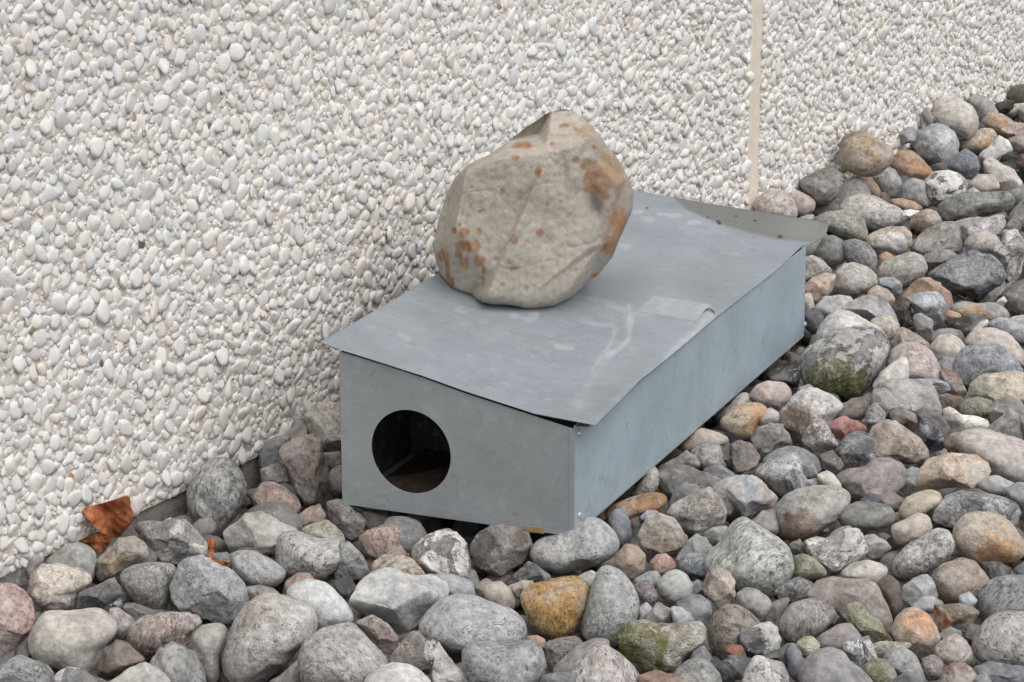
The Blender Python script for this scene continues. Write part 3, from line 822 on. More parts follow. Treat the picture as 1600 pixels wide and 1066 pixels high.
DATA = '''
A|-6,46 8,47 15,51 20,56 22,65 20,75 12,86 4,92 -8,96 -14,80 -14,60|Sa|186,152,142|150,108,98|1|big salmon pink granite pebble cut off by the left picture edge
A|27,63 45,62 63,61 70,66 74,74 71,78 66,83 63,92 58,100 53,103 40,98 26,95 19,88 18,80 21,72|Pr|202,195,184|185,176,164|1|large smooth cream pebble with hairline crack beside the pink granite one
A|73,78 80,82 91,93 86,96 74,102 66,104 61,101 62,93 66,84|Pa|106,90,78|120,100,84|0|dark brown wedge shaped pebble tucked against the large cream pebble
A|17,42 24,33 36,33 42,36 50,36 56,39 58,44 55,46 49,50 48,61 38,62 28,63 22,66 17,58 15,50|Oa|140,126,124|205,190,170|1|purplish brown broken pebble with a cream crust on top
A|28,32 38,23 48,19 55,21 60,26 60,33 58,42 48,46 36,42|Pr|142,144,136|150,150,142|0|smooth greenish grey pebble under the wall edge left of the leaf
A|58,32 64,26 71,20 74,16 84,15 89,19 91,22 92,28 84,32 78,36 70,41 63,44 60,40|Oa|154,140,120|200,165,112|1|tan blocky pebble with a yellow spot just below the big leaf
A|50,50 58,47 66,43 71,41 76,46 78,52 70,57 64,61 48,61|Pa|94,94,95|110,110,112|0|flat slate grey slab with white nick beside the purplish crusted pebble
A|68,58 75,53 79,54 78,60 72,63|Fa|66,66,70|190,190,190|0|tiny black and white flint chip beside the slate slab
A|75,39 82,34 92,32 103,33 110,34 108,46 106,56 102,61 96,62 88,59 80,51 76,46|Sr|142,140,134|110,108,104|0|rounded triangular grey speckled pebble left of the big blue grey one
A|109,32 114,28 126,27 131,31 142,35 150,43 156,53 152,60 146,68 138,71 124,66 110,62 106,56 105,47|Sa|128,134,142|165,168,172|1|big blue grey faceted pebble in front of the curled orange scrap
A|81,72 90,66 104,63 118,62 126,65 128,69 122,74 120,82 112,84 104,82 98,89 90,88 82,84 80,79|Ba|168,140,132|205,198,192|1|red and white streaked gneiss pebble below the big blue grey one
A|67,60 74,60 82,66 86,72 82,78 75,80 71,72|Sr|172,162,160|150,135,132|0|small pale pink pebble between the cream pebble and the streaked gneiss
A|76,58 84,57 92,60 100,63 92,70 82,70|Pa|104,102,98|90,88,86|-2|dull dark grey pebble sunk under the speckled triangular one
A|99,84 106,81 114,84 122,89 127,97 129,107 124,116 108,116 96,108 94,96 96,90|Ba|154,154,152|125,125,125|1|mid grey veined pebble right of the dark brown wedge
A|120,76 126,71 136,69 142,72 141,80 137,90 138,104 134,110 128,106 126,95 121,90|Pr|142,139,132|160,156,148|0|long upright taupe pebble between veined grey one and white granite
A|2,95 10,91 16,93 24,94 33,100 34,114 10,116 -3,108 -3,100|Sa|136,138,141|150,152,154|1|rough grey pebble at the bottom left corner below the pink granite
A|-4,106 8,103 15,107 16,116 -4,118|Pr|94,96,98|100,102,104|3|dark grey pebble cut off by the bottom left corner
A|34,102 42,97 50,98 58,103 68,107 66,116 36,116|Fa|192,192,192|46,46,48|1|black and white flint below the large cream pebble
A|64,108 76,101 84,97 90,94 98,98 106,104 110,116 66,116|Pa|178,176,170|165,162,156|3|pale angular pebble at the bottom edge below the brown wedge
A|-4,42 8,37 16,34 17,46 8,50 -4,50|Pa|96,94,90|84,82,80|-2|dark pebble in the gap under the far left wall edge
A|15,36 20,27 27,29 25,36 18,43|Pa|168,162,154|150,145,138|-1|pale chip leaning on the wall edge above the purplish pebble
A|85,7 92,6 100,8 106,4 114,4 122,11 129,20 130,27 118,31 108,33 100,32 94,24 88,15 84,11|Fa|132,130,130|188,184,176|0|dark grey flint with white stripes right of the big leaf
A|133,26 142,25 148,31 138,35 132,32|Pr|120,120,114|110,110,104|-1|small drab pebble behind the curled orange scrap
A|9,86 17,79 21,88 18,98 9,96|Pa|88,84,80|76,73,70|-2|dark pebble in the crevice between pink granite and large cream pebble
B|31,49 36,46 44,45 50,50 55,56 58,66 57,75 53,82 46,90 40,97 35,99 31,95 29,88 23,82 20,74 21,65 26,56|Br|128,128,127|206,205,199|1|tall dark egg shaped pebble with white stripe leaning on the wall
B|63,67 68,61 74,61 82,65 90,72 93,77 90,83 86,84 76,82 64,80 61,73|Sr|180,150,136|150,118,105|1|smooth pink pebble between the tall egg pebble and conglomerate block
B|58,80 68,74 78,74 87,79 95,86 93,94 80,96 62,92|Pr|106,104,101|98,96,94|0|dark charcoal pebble beneath the smooth pink one
B|79,36 88,31 97,32 104,36 106,44 109,56 111,66 108,79 103,82 96,79 90,69 84,58 79,45 77,40|Sa|132,122,114|186,155,134|2|upright reddish conglomerate block left of the metal box
B|68,38 76,32 84,33 86,42 84,54 72,54 65,52 65,43|Pa|118,118,118|108,108,108|0|grey pebble behind the conglomerate block touching the wall
B|66,53 74,50 84,51 86,62 76,64 67,61|Sa|114,112,108|140,135,128|0|small rough dark pebble above the smooth pink one
B|83,30 88,22 93,19 96,28 97,36 84,36|Pa|128,122,118|118,113,110|-1|grey wedge squeezed between wall and big beige pebble
B|95,18 102,12 112,10 124,12 126,40 117,45 108,43 101,39 96,29|Sa|178,168,154|158,148,136|0|big beige pebble half hidden behind the box's left edge
B|105,43 116,42 122,48 114,54 107,51|Pa|130,125,118|120,114,108|-1|small grey brown pebble under the big beige one by the box
B|111,53 117,50 126,58 124,70 112,67 108,59|Pr|152,148,141|140,137,130|0|plain grey pebble touching the lower left box edge
B|43,93 50,86 57,80 66,80 76,84 82,88 90,90 86,98 76,106 66,107 52,105 44,101|Pa|184,180,172|172,168,160|1|pale flat topped slab below the charcoal pebble
B|90,82 96,78 104,75 108,81 108,90 98,92 92,88|Pa|164,142,125|150,128,112|0|small tan pink pebble at the foot of the conglomerate block
B|91,91 100,87 108,85 114,89 121,98 112,103 98,98|Or|168,163,147|150,145,100|0|olive tinged cream pebble below the small tan pink one
B|107,72 116,71 126,77 134,85 132,94 124,98 116,94 109,86|Sa|116,106,99|100,92,86|0|dark brown pebble below the box's lower left corner
B|130,78 146,80 152,86 148,92 138,94 132,88|Pa|102,100,97|90,88,86|-1|dark pebble in the shade under the box front left of centre
C|116,12 122,4 132,3 142,6 148,14 146,26 132,30 120,22|Pr|118,118,118|106,106,106|0|charcoal round pebble under the box front above the pink conglomerate
C|53,16 58,13 64,12 72,15 80,18 90,18 97,22 96,30 91,36 84,41 76,43 66,40 56,37 52,28|Br|182,179,176|142,140,140|1|large white grey gneiss pebble in front of the pale flat slab
C|92,18 98,17 104,22 108,30 112,38 108,44 100,42 94,46 88,42 90,30|Ba|132,134,134|112,114,114|0|dark ribbed pebble on the right of the white grey gneiss
C|22,27 30,24 40,25 50,31 58,36 60,40 55,46 46,48 38,46 31,42 26,36|Sr|140,145,147|158,162,164|1|blue grey oval pebble right of the curled orange scrap
C|57,44 66,38 74,38 77,43 72,52 60,54|Pr|168,128,104|150,112,90|0|small orange brown pebble peeking above the pale blue oval
C|32,47 42,46 50,48 55,52 48,58 38,56|Pa|138,133,128|128,123,118|0|thin taupe sliver above the big white granite
C|58,50 66,44 76,42 84,44 91,51 97,58 102,66 101,70 92,74 82,76 74,68 64,58|Pr|186,189,188|170,174,174|1|smooth pale blue oval pebble above the lower white gneiss
C|34,57 44,51 54,52 66,55 74,58 78,64 79,72 76,78 66,84 62,92 52,100 44,106 32,110 22,106 17,97 18,88 22,80 26,70|Sr|192,185,179|160,150,144|2|biggest pale granite pebble, oval and tilted, near the bottom edge
C|88,43 96,41 104,46 104,53 98,59 92,52|Pa|86,86,86|74,74,74|-1|black chip between the ribbed pebble and the pale blue oval
C|104,16 110,12 120,9 128,9 134,14 137,20 136,26 132,30 120,30 112,31 106,24|Sa|182,150,132|140,120,108|0|knobbly pink conglomerate pebble in front of the box
C|111,32 118,27 128,27 138,29 144,36 148,42 138,44 124,42 112,39|Ba|186,172,152|142,104,74|1|flat cream and brown banded pebble under the pink conglomerate
D|18,22 26,14 38,10 46,12 52,20 54,30 55,42 50,44 42,43 32,39 24,33 18,27|Fa|206,202,196|128,122,116|0|white and grey flint under the box front right of the conglomerate
C|99,55 104,44 112,38 120,36 130,37 140,40 152,40 160,44 162,52 156,58 146,66 138,74 130,80 120,72 108,66 102,61|Pa|180,180,178|164,165,168|1|broad pale grey angular pebble below the banded flat one
D|27,40 40,39 50,41 56,45 59,55 48,60 38,50|Pr|138,145,152|126,132,140|0|slate blue pebble behind the broad pale angular one
C|102,69 112,65 122,70 130,78 129,88 122,95 116,88 108,80|Sa|164,148,140|140,122,114|0|brown pink grainy pebble between the broad pale one and the gneiss
C|70,80 78,75 88,72 100,70 106,76 114,84 122,92 124,97 120,108 110,114 72,114 65,104 66,92|Br|192,186,181|130,126,122|2|large white gneiss dome with black flecks at the bottom edge
D|12,80 18,74 22,73 27,79 30,88 32,100 24,104 10,98 2,94 6,86|Oa|124,118,110|140,130,118|1|dark brown grey knobbly pebble left of the big grey round one
D|25,80 32,78 38,86 44,94 52,100 58,110 36,116 28,106 30,96 24,88|Fa|196,192,188|78,73,68|2|brown and white flint at the bottom below the big grey round one
D|-12,103 -2,97 6,95 16,96 24,100 30,106 34,116 -14,116|Pr|186,184,178|172,170,166|4|pale rounded pebble cut by the bottom edge right of the gneiss dome
C|46,108 56,101 66,92 70,104 68,114 48,116|Pa|106,101,98|94,90,88|-1|dark pebble in the gap between pale granite and gneiss dome
D|20,72 28,62 36,55 46,53 58,55 70,58 80,62 87,68 90,76 88,82 78,85 64,86 50,88 40,88 30,82 23,78|Sr|142,145,149|165,168,172|1|biggest grey rounded pebble below the ochre one
D|48,84 56,80 70,82 84,81 94,82 100,88 101,96 97,104 90,112 64,114 54,106 48,96|Sr|156,159,162|125,128,134|3|second big speckled grey pebble at the bottom below the biggest grey one
D|55,14 66,8 82,8 92,12 93,20 88,30 80,38 72,42 64,38 56,32 53,26|Oa|108,100,94|172,162,152|0|dark brown pebble with a pale spot under the box front
D|92,20 104,15 116,10 126,5 134,5 142,10 147,17 146,24 138,30 124,36 110,38 98,35 91,30 90,25|Sr|168,168,167|145,145,145|1|smooth light grey oblong pebble under the box's front right corner
D|76,45 84,36 90,30 96,33 104,40 102,46 92,48 84,48|Fa|58,58,60|150,150,150|-1|black flint shard behind the ochre pebble
D|61,48 67,44 73,43 79,48 82,55 81,62 74,63 64,57|Pr|170,160,144|156,146,130|1|small round beige pebble left of the ochre one
D|56,46 64,41 69,44 65,52 60,56|Pr|122,114,106|110,102,96|0|brown pebble behind the small round beige one
D|84,50 92,46 106,42 120,40 126,43 128,48 126,58 123,68 121,76 114,78 106,79 96,76 90,70 87,62 84,56|Br|200,163,98|152,130,100|2|bright ochre yellow blocky pebble below the box corner
D|77,47 86,43 93,43 96,50 84,55|Pa|168,155,138|150,138,122|1|beige edge of a pebble peeking out behind the ochre one
D|124,68 126,56 130,44 134,35 140,33 147,36 154,45 159,53 160,62 158,72 152,78 144,84 136,82 128,80 123,77|Sr|178,183,180|150,154,152|2|tall white grey ovoid pebble right of the ochre one
D|88,78 96,77 101,80 102,86 92,85|Pr|165,124,93|150,110,82|0|small orange pebble beneath the ochre one
D|101,82 110,79 122,78 126,84 116,92 106,100 101,94|Sr|133,125,121|112,104,102|0|small mauve brown pebble beneath the ochre one
E|-2,96 6,88 14,82 20,84 26,88 32,93 38,99 42,108 40,116 2,116 -6,108|Br|194,184,179|138,126,122|3|white and pink gneiss pebble at the bottom right of the second big speckled one
D|104,99 112,92 120,84 132,79 141,80 140,88 132,100 124,108 110,108|Pr|144,136,132|130,122,118|2|taupe shoulder of a pebble left of the white and pink gneiss
D|99,102 112,100 121,101 123,112 98,114|Pa|70,70,76|84,84,90|3|black pebble at the bottom edge under the taupe shoulder
E|26,26 31,20 38,21 44,27 44,36 40,40 34,43 28,38 24,32|Pr|155,132,111|142,120,100|1|plain brown six sided pebble right of the light grey oblong
D|120,41 130,36 136,40 130,48|Pa|168,166,160|155,153,148|0|pale chip between the ochre and tall white pebbles
E|20,4 24,-2 30,-2 34,6 35,14 33,20 28,22 21,16|Pr|124,129,135|112,117,123|0|blue grey upright pebble beside the box's right front corner
E|38,14 44,4 52,1 60,4 66,9 70,16 70,22 64,26 56,28 48,25 40,20|Oa|172,155,138|132,106,86|1|brown and white quartz pebble right of the blue grey upright one
E|46,31 50,27 56,26 60,29 63,34 58,38 52,39 47,37|Sr|186,132,112|160,104,88|1|small brick pink round pebble below the quartz one
E|64,26 70,18 76,13 81,17 86,23 80,30 70,32 62,31|Pa|150,153,150|138,140,138|0|flat pale grey pebble between quartz pebble and white ribbed stone
E|63,32 70,26 80,26 88,31 82,41 72,40 65,37|Sr|118,128,136|106,115,123|0|small blue slate pebble right of the brick pink one
E|92,16 96,9 103,4 108,4 113,9 120,13 128,17 134,24 137,32 135,41 128,49 120,53 110,50 100,48 90,44 80,40 78,34 82,26 90,21|Br|205,205,195|122,125,118|2|big white stone with dark ribbed lines right of the box corner
E|80,46 84,36 90,35 97,38 100,44 100,52 97,60 90,63 86,57 80,52|Oa|140,122,108|190,165,142|2|upright tan pebble with a pale face below the white ribbed stone
E|100,51 106,47 114,49 121,54 124,59 120,66 114,70 106,64 101,57|Pr|155,152,150|140,138,136|1|grey wedge pebble right of the upright tan one
E|82,74 86,64 94,57 102,58 110,64 117,70 114,78 104,82 104,90 96,94 88,92 83,84|Br|162,152,136|140,128,112|1|cone shaped tan pebble below the upright tan one
E|92,86 98,82 104,84 107,92 96,94|Pa|148,98,70|130,84,60|2|rust coloured chip at the foot of the tan cone
E|101,76 106,73 114,70 122,69 127,72 130,80 127,86 120,88 110,90 104,88 101,82|Fa|212,210,205|84,84,86|2|white flint with a dark grey eye right of the tan cone
E|36,46 42,42 47,43 51,52 50,57 44,59 37,52|Sr|140,129,132|120,108,112|1|small mauve pebble right of the tall white ovoid
E|35,43 44,38 51,37 54,42 50,48 42,48|Pr|134,136,142|120,122,128|0|small blue grey pebble above the mauve one
E|50,44 56,38 63,36 69,39 73,46 73,54 64,57 57,58 52,51|Pr|162,167,161|148,152,146|1|pale green grey round pebble below the brick pink one
E|68,46 76,41 82,46 82,54 72,56|Pa|128,133,133|118,122,122|0|dull flat pebble right of the pale green grey one
E|61,58 70,52 78,52 84,57 85,64 81,74 74,73 68,67|Pr|128,133,131|118,122,120|1|smooth dark green grey pebble left of the tan cone
E|44,64 52,56 60,61 64,72 52,74 42,72|Pa|140,132,126|126,118,112|1|grey brown pyramid pebble above the mossy angular one
E|59,60 66,59 72,63 76,70 68,74 61,72|Pa|172,172,180|150,150,158|2|lilac grey chip beside the grey brown pyramid
E|39,60 44,56 48,60 45,70 38,72|Pr|156,161,161|145,150,150|0|pale grey sliver touching the tall white ovoid
E|26,76 34,71 42,69 52,71 62,70 70,70 77,69 80,74 80,80 76,84 68,90 60,98 54,100 44,100 34,93 28,87 25,80|Ma|172,164,153|118,112,70|2|large angular grey brown stone with a green mossy corner
E|60,102 68,94 76,91 84,94 90,101 92,112 64,114|Sr|148,152,149|128,132,128|3|grey green pebble at the bottom below the large angular mossy stone
E|38,102 50,99 60,102 76,104 84,107 82,116 42,116|Pa|150,112,86|130,95,72|2|rust brown flat pebble at the bottom edge
E|86,98 96,90 106,90 113,92 112,100 104,106 90,106|Pa|88,88,91|100,100,104|2|dark slate slab at the bottom left of the white flint
E|105,102 110,92 114,90 122,93 130,95 134,104 132,116 102,116|Fr|212,210,206|150,148,146|3|chalk white lump at the bottom edge right of the dark slab
E|110,93 122,88 132,82 138,83 136,94 128,99 116,96|Pa|82,84,87|96,98,100|1|dark slab wedged between two white flints
E|72,88 80,83 86,92 80,98 70,95|Pr|104,108,114|94,98,104|0|dark blue pebble in the gap right of the mossy angular stone
F|11,87 16,82 21,88 22,98 20,108 13,102|Pr|114,126,140|102,114,126|1|narrow steel blue pebble left of the large grey brown bottom one
F|17,82 22,78 28,78 33,83 31,89 24,92 19,88|Mr|186,184,156|150,150,90|2|small pale yellow green pebble above the narrow steel blue one
E|106,10 116,0 124,-2 127,6 126,14 118,15 111,11|Pa|128,126,125|116,114,113|0|grey wedge between white ribbed stone and the rust stained oval
E|116,65 120,60 126,55 134,53 132,62 127,72 119,72|Pa|122,117,114|110,105,102|0|small dark brown pebble left of the striped oval
E|123,50 132,43 140,40 150,44 148,52 140,58 128,57|Ba|130,130,133|160,160,165|0|dark striped pebble right of the white ribbed stone's foot
E|80,13 86,9 95,9 93,18 88,21 84,22 80,18|Pa|154,154,149|142,142,138|0|small pale angular pebble left of the white ribbed stone's tip
E|0,41 8,37 13,40 12,47 4,48|Pr|165,163,160|150,148,145|0|small pale pebble left of the tall white ovoid
F|8,66 14,58 22,55 32,54 40,58 45,64 42,69 34,75 24,80 16,82 10,80 7,74|Br|152,145,138|120,113,108|2|grey brown striped oval pebble left of the long moss covered one
F|24,52 30,44 40,41 50,42 62,42 68,44 72,50 75,58 78,68 77,75 66,76 50,70 40,60 30,56|Pa|140,126,118|122,112,108|1|big dull brown trapezoid stone behind the long moss covered one
F|49,58 54,55 60,58 64,64 70,68 75,76 78,81 70,84 62,81 56,74 50,67|Ma|142,138,84|112,114,48|3|long pebble thickly covered in yellow green moss
F|61,84 70,81 80,81 91,82 86,87 76,89 70,93 63,90|Sa|178,173,143|140,135,95|2|flat lichen yellow pebble below the moss covered one
F|29,80 38,74 46,70 52,70 57,76 59,82 50,86 44,88 34,88|Pr|162,151,151|150,138,138|1|pinkish grey pebble below the striped oval
F|21,96 30,87 40,85 48,88 52,94 60,100 67,107 68,116 24,116 19,104|Pr|138,135,136|122,120,122|3|large grey brown smooth pebble at the bottom edge, below the pinkish grey one
F|45,84 52,79 58,80 61,88 62,95 56,97 49,90|Fa|200,203,210|88,96,108|2|small blue and white flint above the large grey brown bottom pebble
F|57,80 63,78 67,86 69,92 63,95 59,88|Fa|144,144,150|210,210,212|2|small grey chip with white corner right of the blue and white flint
F|59,97 66,91 74,92 79,98 82,107 78,116 63,114|Mr|140,138,108|120,122,66|2|round olive pebble with moss at the bottom edge
F|71,91 78,86 86,85 92,89 96,96 99,106 94,114 84,108 77,98|Br|156,158,162|130,132,138|2|light grey veined pebble right of the round olive one
F|78,106 88,100 97,104 100,116 78,116|Pr|92,94,95|84,86,88|4|dark grey pebble at the bottom edge below the light grey veined one
F|77,76 80,66 86,61 94,60 102,65 106,72 108,79 105,86 98,91 93,92 88,86 80,82|Or|174,158,138|198,142,88|2|oval pebble with an orange top right of the long mossy one
F|104,85 112,78 118,76 124,80 127,86 128,93 122,97 112,95 104,91|Sr|188,176,166|170,152,144|2|pale pink round pebble with a pointed top at lower right
F|106,77 114,72 121,74 122,82 110,84|Pa|154,148,142|140,134,130|1|small grey pebble peeking above the pale pink round one
F|127,80 132,72 140,66 150,63 165,63 174,80 170,98 158,98 146,96 134,94 128,91|Br|174,168,163|148,142,138|3|big pinkish grey rounded pebble at the lower right picture edge
F|130,54 134,46 142,42 152,40 168,40 172,62 158,65 146,67 138,70 131,67 129,60|Br|158,163,163|122,128,128|2|grey green banded pebble at the right picture edge above the big pinkish one
F|103,57 112,58 120,58 128,60 133,63 127,71 116,73 108,75 104,66|Oa|134,116,94|198,124,50|1|brown angular flint with a bright orange face
F|84,46 92,42 100,39 104,43 107,53 100,58 92,58 87,60 83,54|Pa|162,162,162|146,146,148|1|light grey cube like pebble left of the large pink one
F|88,60 96,53 104,53 111,57 106,63 94,63|Pr|156,158,161|142,144,147|1|grey flat pebble above the orange topped oval
F|102,40 110,33 120,29 130,31 137,40 140,47 133,53 128,58 116,58 108,55 104,48|Or|180,157,144|150,136,112|1|large dusky pink pebble under the large orange stained boulder like one
F|119,53 126,50 131,55 127,61 120,60|Pr|160,167,170|148,154,158|2|small pale blue pebble set against the large dusky pink one
F|115,10 122,2 132,0 146,2 154,8 160,18 161,26 152,31 140,32 128,31 120,26 114,18|Or|192,176,154|204,144,76|2|largest orange and white rounded pebble at the right edge
F|77,32 82,24 92,18 100,14 106,10 114,12 117,22 112,29 102,35 96,39 86,41 78,40 76,36|Sr|192,189,182|100,98,90|1|pale pebble with dark pits left of the largest orange one
F|77,9 84,6 94,1 101,3 103,9 98,16 88,19 80,21 77,14|Pr|194,180,162|178,164,148|1|cream triangular pebble above the pale pitted one
F|21,18 24,16 32,18 38,16 44,12 50,9 58,10 60,16 63,23 56,29 50,34 42,38 38,37 34,31 26,27|Fa|200,197,192|130,127,124|1|rough white bone shaped flint right of the white ribbed stone
F|58,16 66,14 74,18 78,23 70,29 62,28 56,24|Pa|170,167,160|130,127,122|0|pale pointed chip right of the bone shaped flint
F|43,39 52,32 62,30 70,32 76,35 73,41 68,45 56,45|Pr|184,178,168|165,158,150|0|flat pale cream pebble below the bone shaped flint
F|16,28 22,26 28,28 34,34 38,39 28,43 20,42 14,38|Mr|166,165,136|128,132,78|0|pale yellow pebble with moss right of the white ribbed stone
F|68,44 76,39 82,44 85,54 85,62 78,66 73,56|Pr|118,105,96|106,94,86|0|dark brown pebble right of the dull brown trapezoid
F|133,32 144,31 152,36 150,43 140,45|Pa|74,71,69|64,62,60|-1|black brown pebble right of the large dusky pink one
F|153,36 160,31 170,33 170,43 156,40|Pr|114,116,119|104,106,109|0|grey pebble at the right edge below the largest orange one
F|13,20 20,17 25,23 23,28 15,27|Pa|112,110,110|100,98,98|-1|dark grey chip left of the bone shaped flint
F|115,72 124,69 133,71 130,81 120,78|Pa|76,79,81|68,70,72|-1|black pebble beneath the brown angular flint with orange face
F|106,100 114,94 122,94 130,100 132,114 120,116 107,114|Oa|168,152,144|160,110,80|3|rust flecked pink pebble at the bottom below the pale pink round one
F|96,92 104,89 110,94 108,104 100,106 96,99|Sr|156,146,140|140,128,122|1|small pinkish brown pebble below the orange topped oval
F|128,97 138,94 150,96 170,100 172,116 136,116 130,106|Pa|130,133,137|118,121,126|3|dark blue grey slab at the bottom right corner
F|129,104 136,100 141,108 139,116 129,116|Pa|154,154,152|142,142,140|4|small pale chip in front of the dark slab at bottom right
G|8,72 16,60 24,51 28,55 28,63 24,69 14,73|Sr|176,169,155|160,153,140|0|cream pebble tucked against the box side near its front
G|-2,76 10,71 24,68 32,69 34,73 30,77 22,79 10,84 0,88 -7,82|Or|160,122,80|196,130,60|1|long rusty orange pebble beside the box's lower right edge
G|25,56 34,51 46,51 56,54 66,59 72,63 60,68 50,68 44,64 36,70 29,69 26,62|Pa|120,117,109|104,101,96|0|dark olive grey slab right of the box side
G|35,71 38,65 44,61 52,63 57,67 50,73 42,76 33,79|Pa|134,132,132|120,118,118|1|grey angular pebble in front of the dark olive slab
G|30,81 38,74 48,70 54,65 60,64 64,68 68,74 70,80 69,88 62,92 52,96 44,93 38,85 32,83|Sa|182,172,160|134,125,118|1|coarse cream granite pebble above the brown and white quartz one
G|64,62 68,59 76,57 86,56 92,60 98,66 104,72 101,77 92,79 86,82 80,84 74,76 67,70|Pa|146,151,160|168,152,135|1|blue grey angular pebble right of the coarse cream granite
G|59,62 65,60 72,66 77,76 72,84 66,76 61,69|Pa|134,123,116|118,108,102|1|brown grey wedge leaning on the blue grey angular pebble
G|87,55 96,48 106,44 114,43 118,49 118,58 116,66 110,69 104,71 98,65 91,59|Sr|178,178,176|100,105,108|1|white and black peppered granite pebble above the rust stained oval
G|90,50 100,42 110,39 120,41 128,46 130,54 122,60 112,52 100,52|Pr|118,120,122|106,108,110|0|dark grey pebble arching behind the peppered granite
G|105,57 112,53 118,56 123,62 120,68 110,68|Fa|86,90,97|130,134,140|2|small black blue pebble on the peppered granite
G|126,57 133,54 138,57 142,63 141,68 134,67 128,62|Pr|214,208,195|205,198,185|1|small bright cream bean shaped pebble above the rust stained oval
G|101,77 106,70 114,66 124,64 134,64 144,66 148,70 146,76 140,83 134,90 124,96 112,98 104,96 101,88|Or|168,165,157|146,116,90|2|large grey oval pebble with a rust brown stain
G|116,48 124,49 128,56 123,62 116,58|Pa|130,125,127|118,114,116|1|mauve grey chip right of the peppered granite
G|72,37 79,35 86,38 91,46 89,51 82,55 75,57 73,48|Pa|140,130,123|116,107,102|1|brown grey squarish block right of the box side
G|65,42 71,35 76,44 77,57 70,53 66,47|Pa|86,81,77|76,72,68|0|dark brown chip left of the squarish block
G|47,42 56,37 64,36 68,42 71,52 66,56 56,54 49,50|Sr|140,135,127|126,121,114|0|taupe pebble left of the dark brown chip
G|24,54 30,50 38,46 45,41 51,45 55,51 46,54 34,55|Pa|140,135,127|126,121,114|1|grey brown slab edge against the box side
G|38,42 46,33 54,28 62,29 73,34 71,38 60,39 50,42|Pr|160,145,124|146,132,113|0|tan flat pebble against the box side below the orange yellow one
G|66,23 74,16 82,12 90,12 97,15 92,21 89,27 86,33 80,35 72,32 67,28|Or|176,150,110|190,130,56|1|glossy orange yellow pebble beside the box side
G|88,21 92,17 98,15 103,18 103,23 98,26 90,26|Pr|178,173,166|165,160,153|2|small round pale grey pebble right of the orange yellow one
G|61,22 72,13 80,5 85,6 83,13 76,18 68,23|Pr|170,150,142|156,136,128|0|mauve pink oval half under the box side
G|83,8 88,1 96,-2 106,-1 111,4 111,9 106,13 104,16 96,16 88,13|Pr|172,150,142|152,130,122|1|pink brown pebble at the box's far lower edge
G|85,34 90,27 98,24 106,24 110,30 112,38 104,42 94,43 87,40|Pa|146,141,135|125,119,113|1|grey angular pebble below the small round pale one
G|103,18 108,9 116,4 124,2 134,5 142,10 144,14 138,19 134,24 126,27 121,33 118,39 112,38 108,32 103,25|Oa|184,181,177|140,115,90|1|big white pebble with brown lower side left of the red one
G|117,36 120,28 124,23 130,23 133,27 137,34 142,39 134,43 126,45 119,41|Fa|150,145,140|176,172,166|2|small brown grey flint left of and below the red pebble
G|134,22 140,14 148,9 156,8 160,12 159,18 154,22 146,23|Pr|134,119,109|120,106,97|1|brown oval pebble directly above the red one
G|131,27 138,22 144,20 152,22 158,27 157,31 150,33 144,36 138,34 134,30|Pa|160,88,76|140,76,66|2|brick red angular pebble, the only red one
G|138,42 143,34 150,30 158,31 163,36 165,50 156,54 146,52 139,47|Fa|104,107,110|70,72,74|1|dark rough pebble below the red one
G|128,44 136,41 144,50 139,58 129,52|Pa|104,96,91|92,85,80|-1|dark brown pebble in the gap below the small brown grey flint
H|44,74 50,69 60,67 66,63 76,63 84,66 88,72 84,80 74,87 64,86 54,88 48,80|Pa|158,145,145|140,128,128|1|purple brown angular pebble right of the bright cream bean
H|43,98 48,93 56,90 66,90 76,92 80,98 78,103 68,107 56,107 46,104|Pr|122,122,115|112,112,106|2|smooth dark olive grey ellipse right of the rust stained oval
G|15,84 20,79 26,79 30,83 23,87|Sr|156,161,172|135,140,150|1|tiny blue grey pebble left of the coarse cream granite
G|119,60 127,59 130,63 122,66|Pr|158,158,158|145,145,145|0|tiny pale pebble left of the bright cream bean
G|55,54 62,49 68,51 76,57 72,62 62,60|Pa|140,137,140|126,123,126|0|grey mauve pebble below the taupe one near the box side
I|19,92 22,84 30,78 40,71 52,69 62,68 70,70 75,74 77,80 74,88 68,98 62,106 58,112 54,117 44,113 32,109 22,104|Fr|182,180,174|92,90,84|2|large white and black boulder like flint with a bright moss patch
I|73,92 77,83 84,78 94,78 101,82 105,88 108,96 109,105 98,108 84,108 76,100|Or|184,167,162|196,165,160|1|mottled pink pebble right of the big mossy flint
I|64,107 70,97 78,91 87,86 88,100 84,108 74,110|Pr|196,190,182|182,176,168|1|white smooth flank pebble between mossy flint and mottled pink one
H|66,24 70,16 78,13 90,14 104,16 107,24 108,34 96,36 84,34 74,34 67,30|Pa|156,154,149|132,128,124|2|pale grey angular plate stone below the mottled pink one
H|64,28 66,20 73,19 80,23 87,27 91,31 82,36 72,38 66,33|Pa|150,148,143|138,136,131|3|grey facet stone lapped over the pale plate
H|84,14 94,13 104,13 112,15 114,20 107,24 98,19 88,18|Ba|172,178,184|145,150,158|3|thin pale blue banded slice on the pale plate
H|108,31 113,29 118,33 122,35 130,36 137,39 140,44 130,47 122,47 117,48 113,43 109,37|Pa|222,216,204|200,190,175|2|bright creamy white angular pebble at mid right
H|116,47 128,44 140,45 150,49 162,52 172,70 162,80 150,77 140,74 132,68 124,62 116,56|Pr|186,176,168|172,160,152|1|large pale pinkish tan pebble at the right edge mid height
H|109,54 114,47 120,46 124,54 123,60 114,61|Pr|144,119,102|130,106,90|1|small brown pebble at the left end of the pale pinkish tan one
H|91,33 98,30 106,32 111,38 115,46 117,54 110,60 104,52 98,44|Pa|124,116,114|110,102,100|1|dark taupe slab left of the bright creamy white pebble
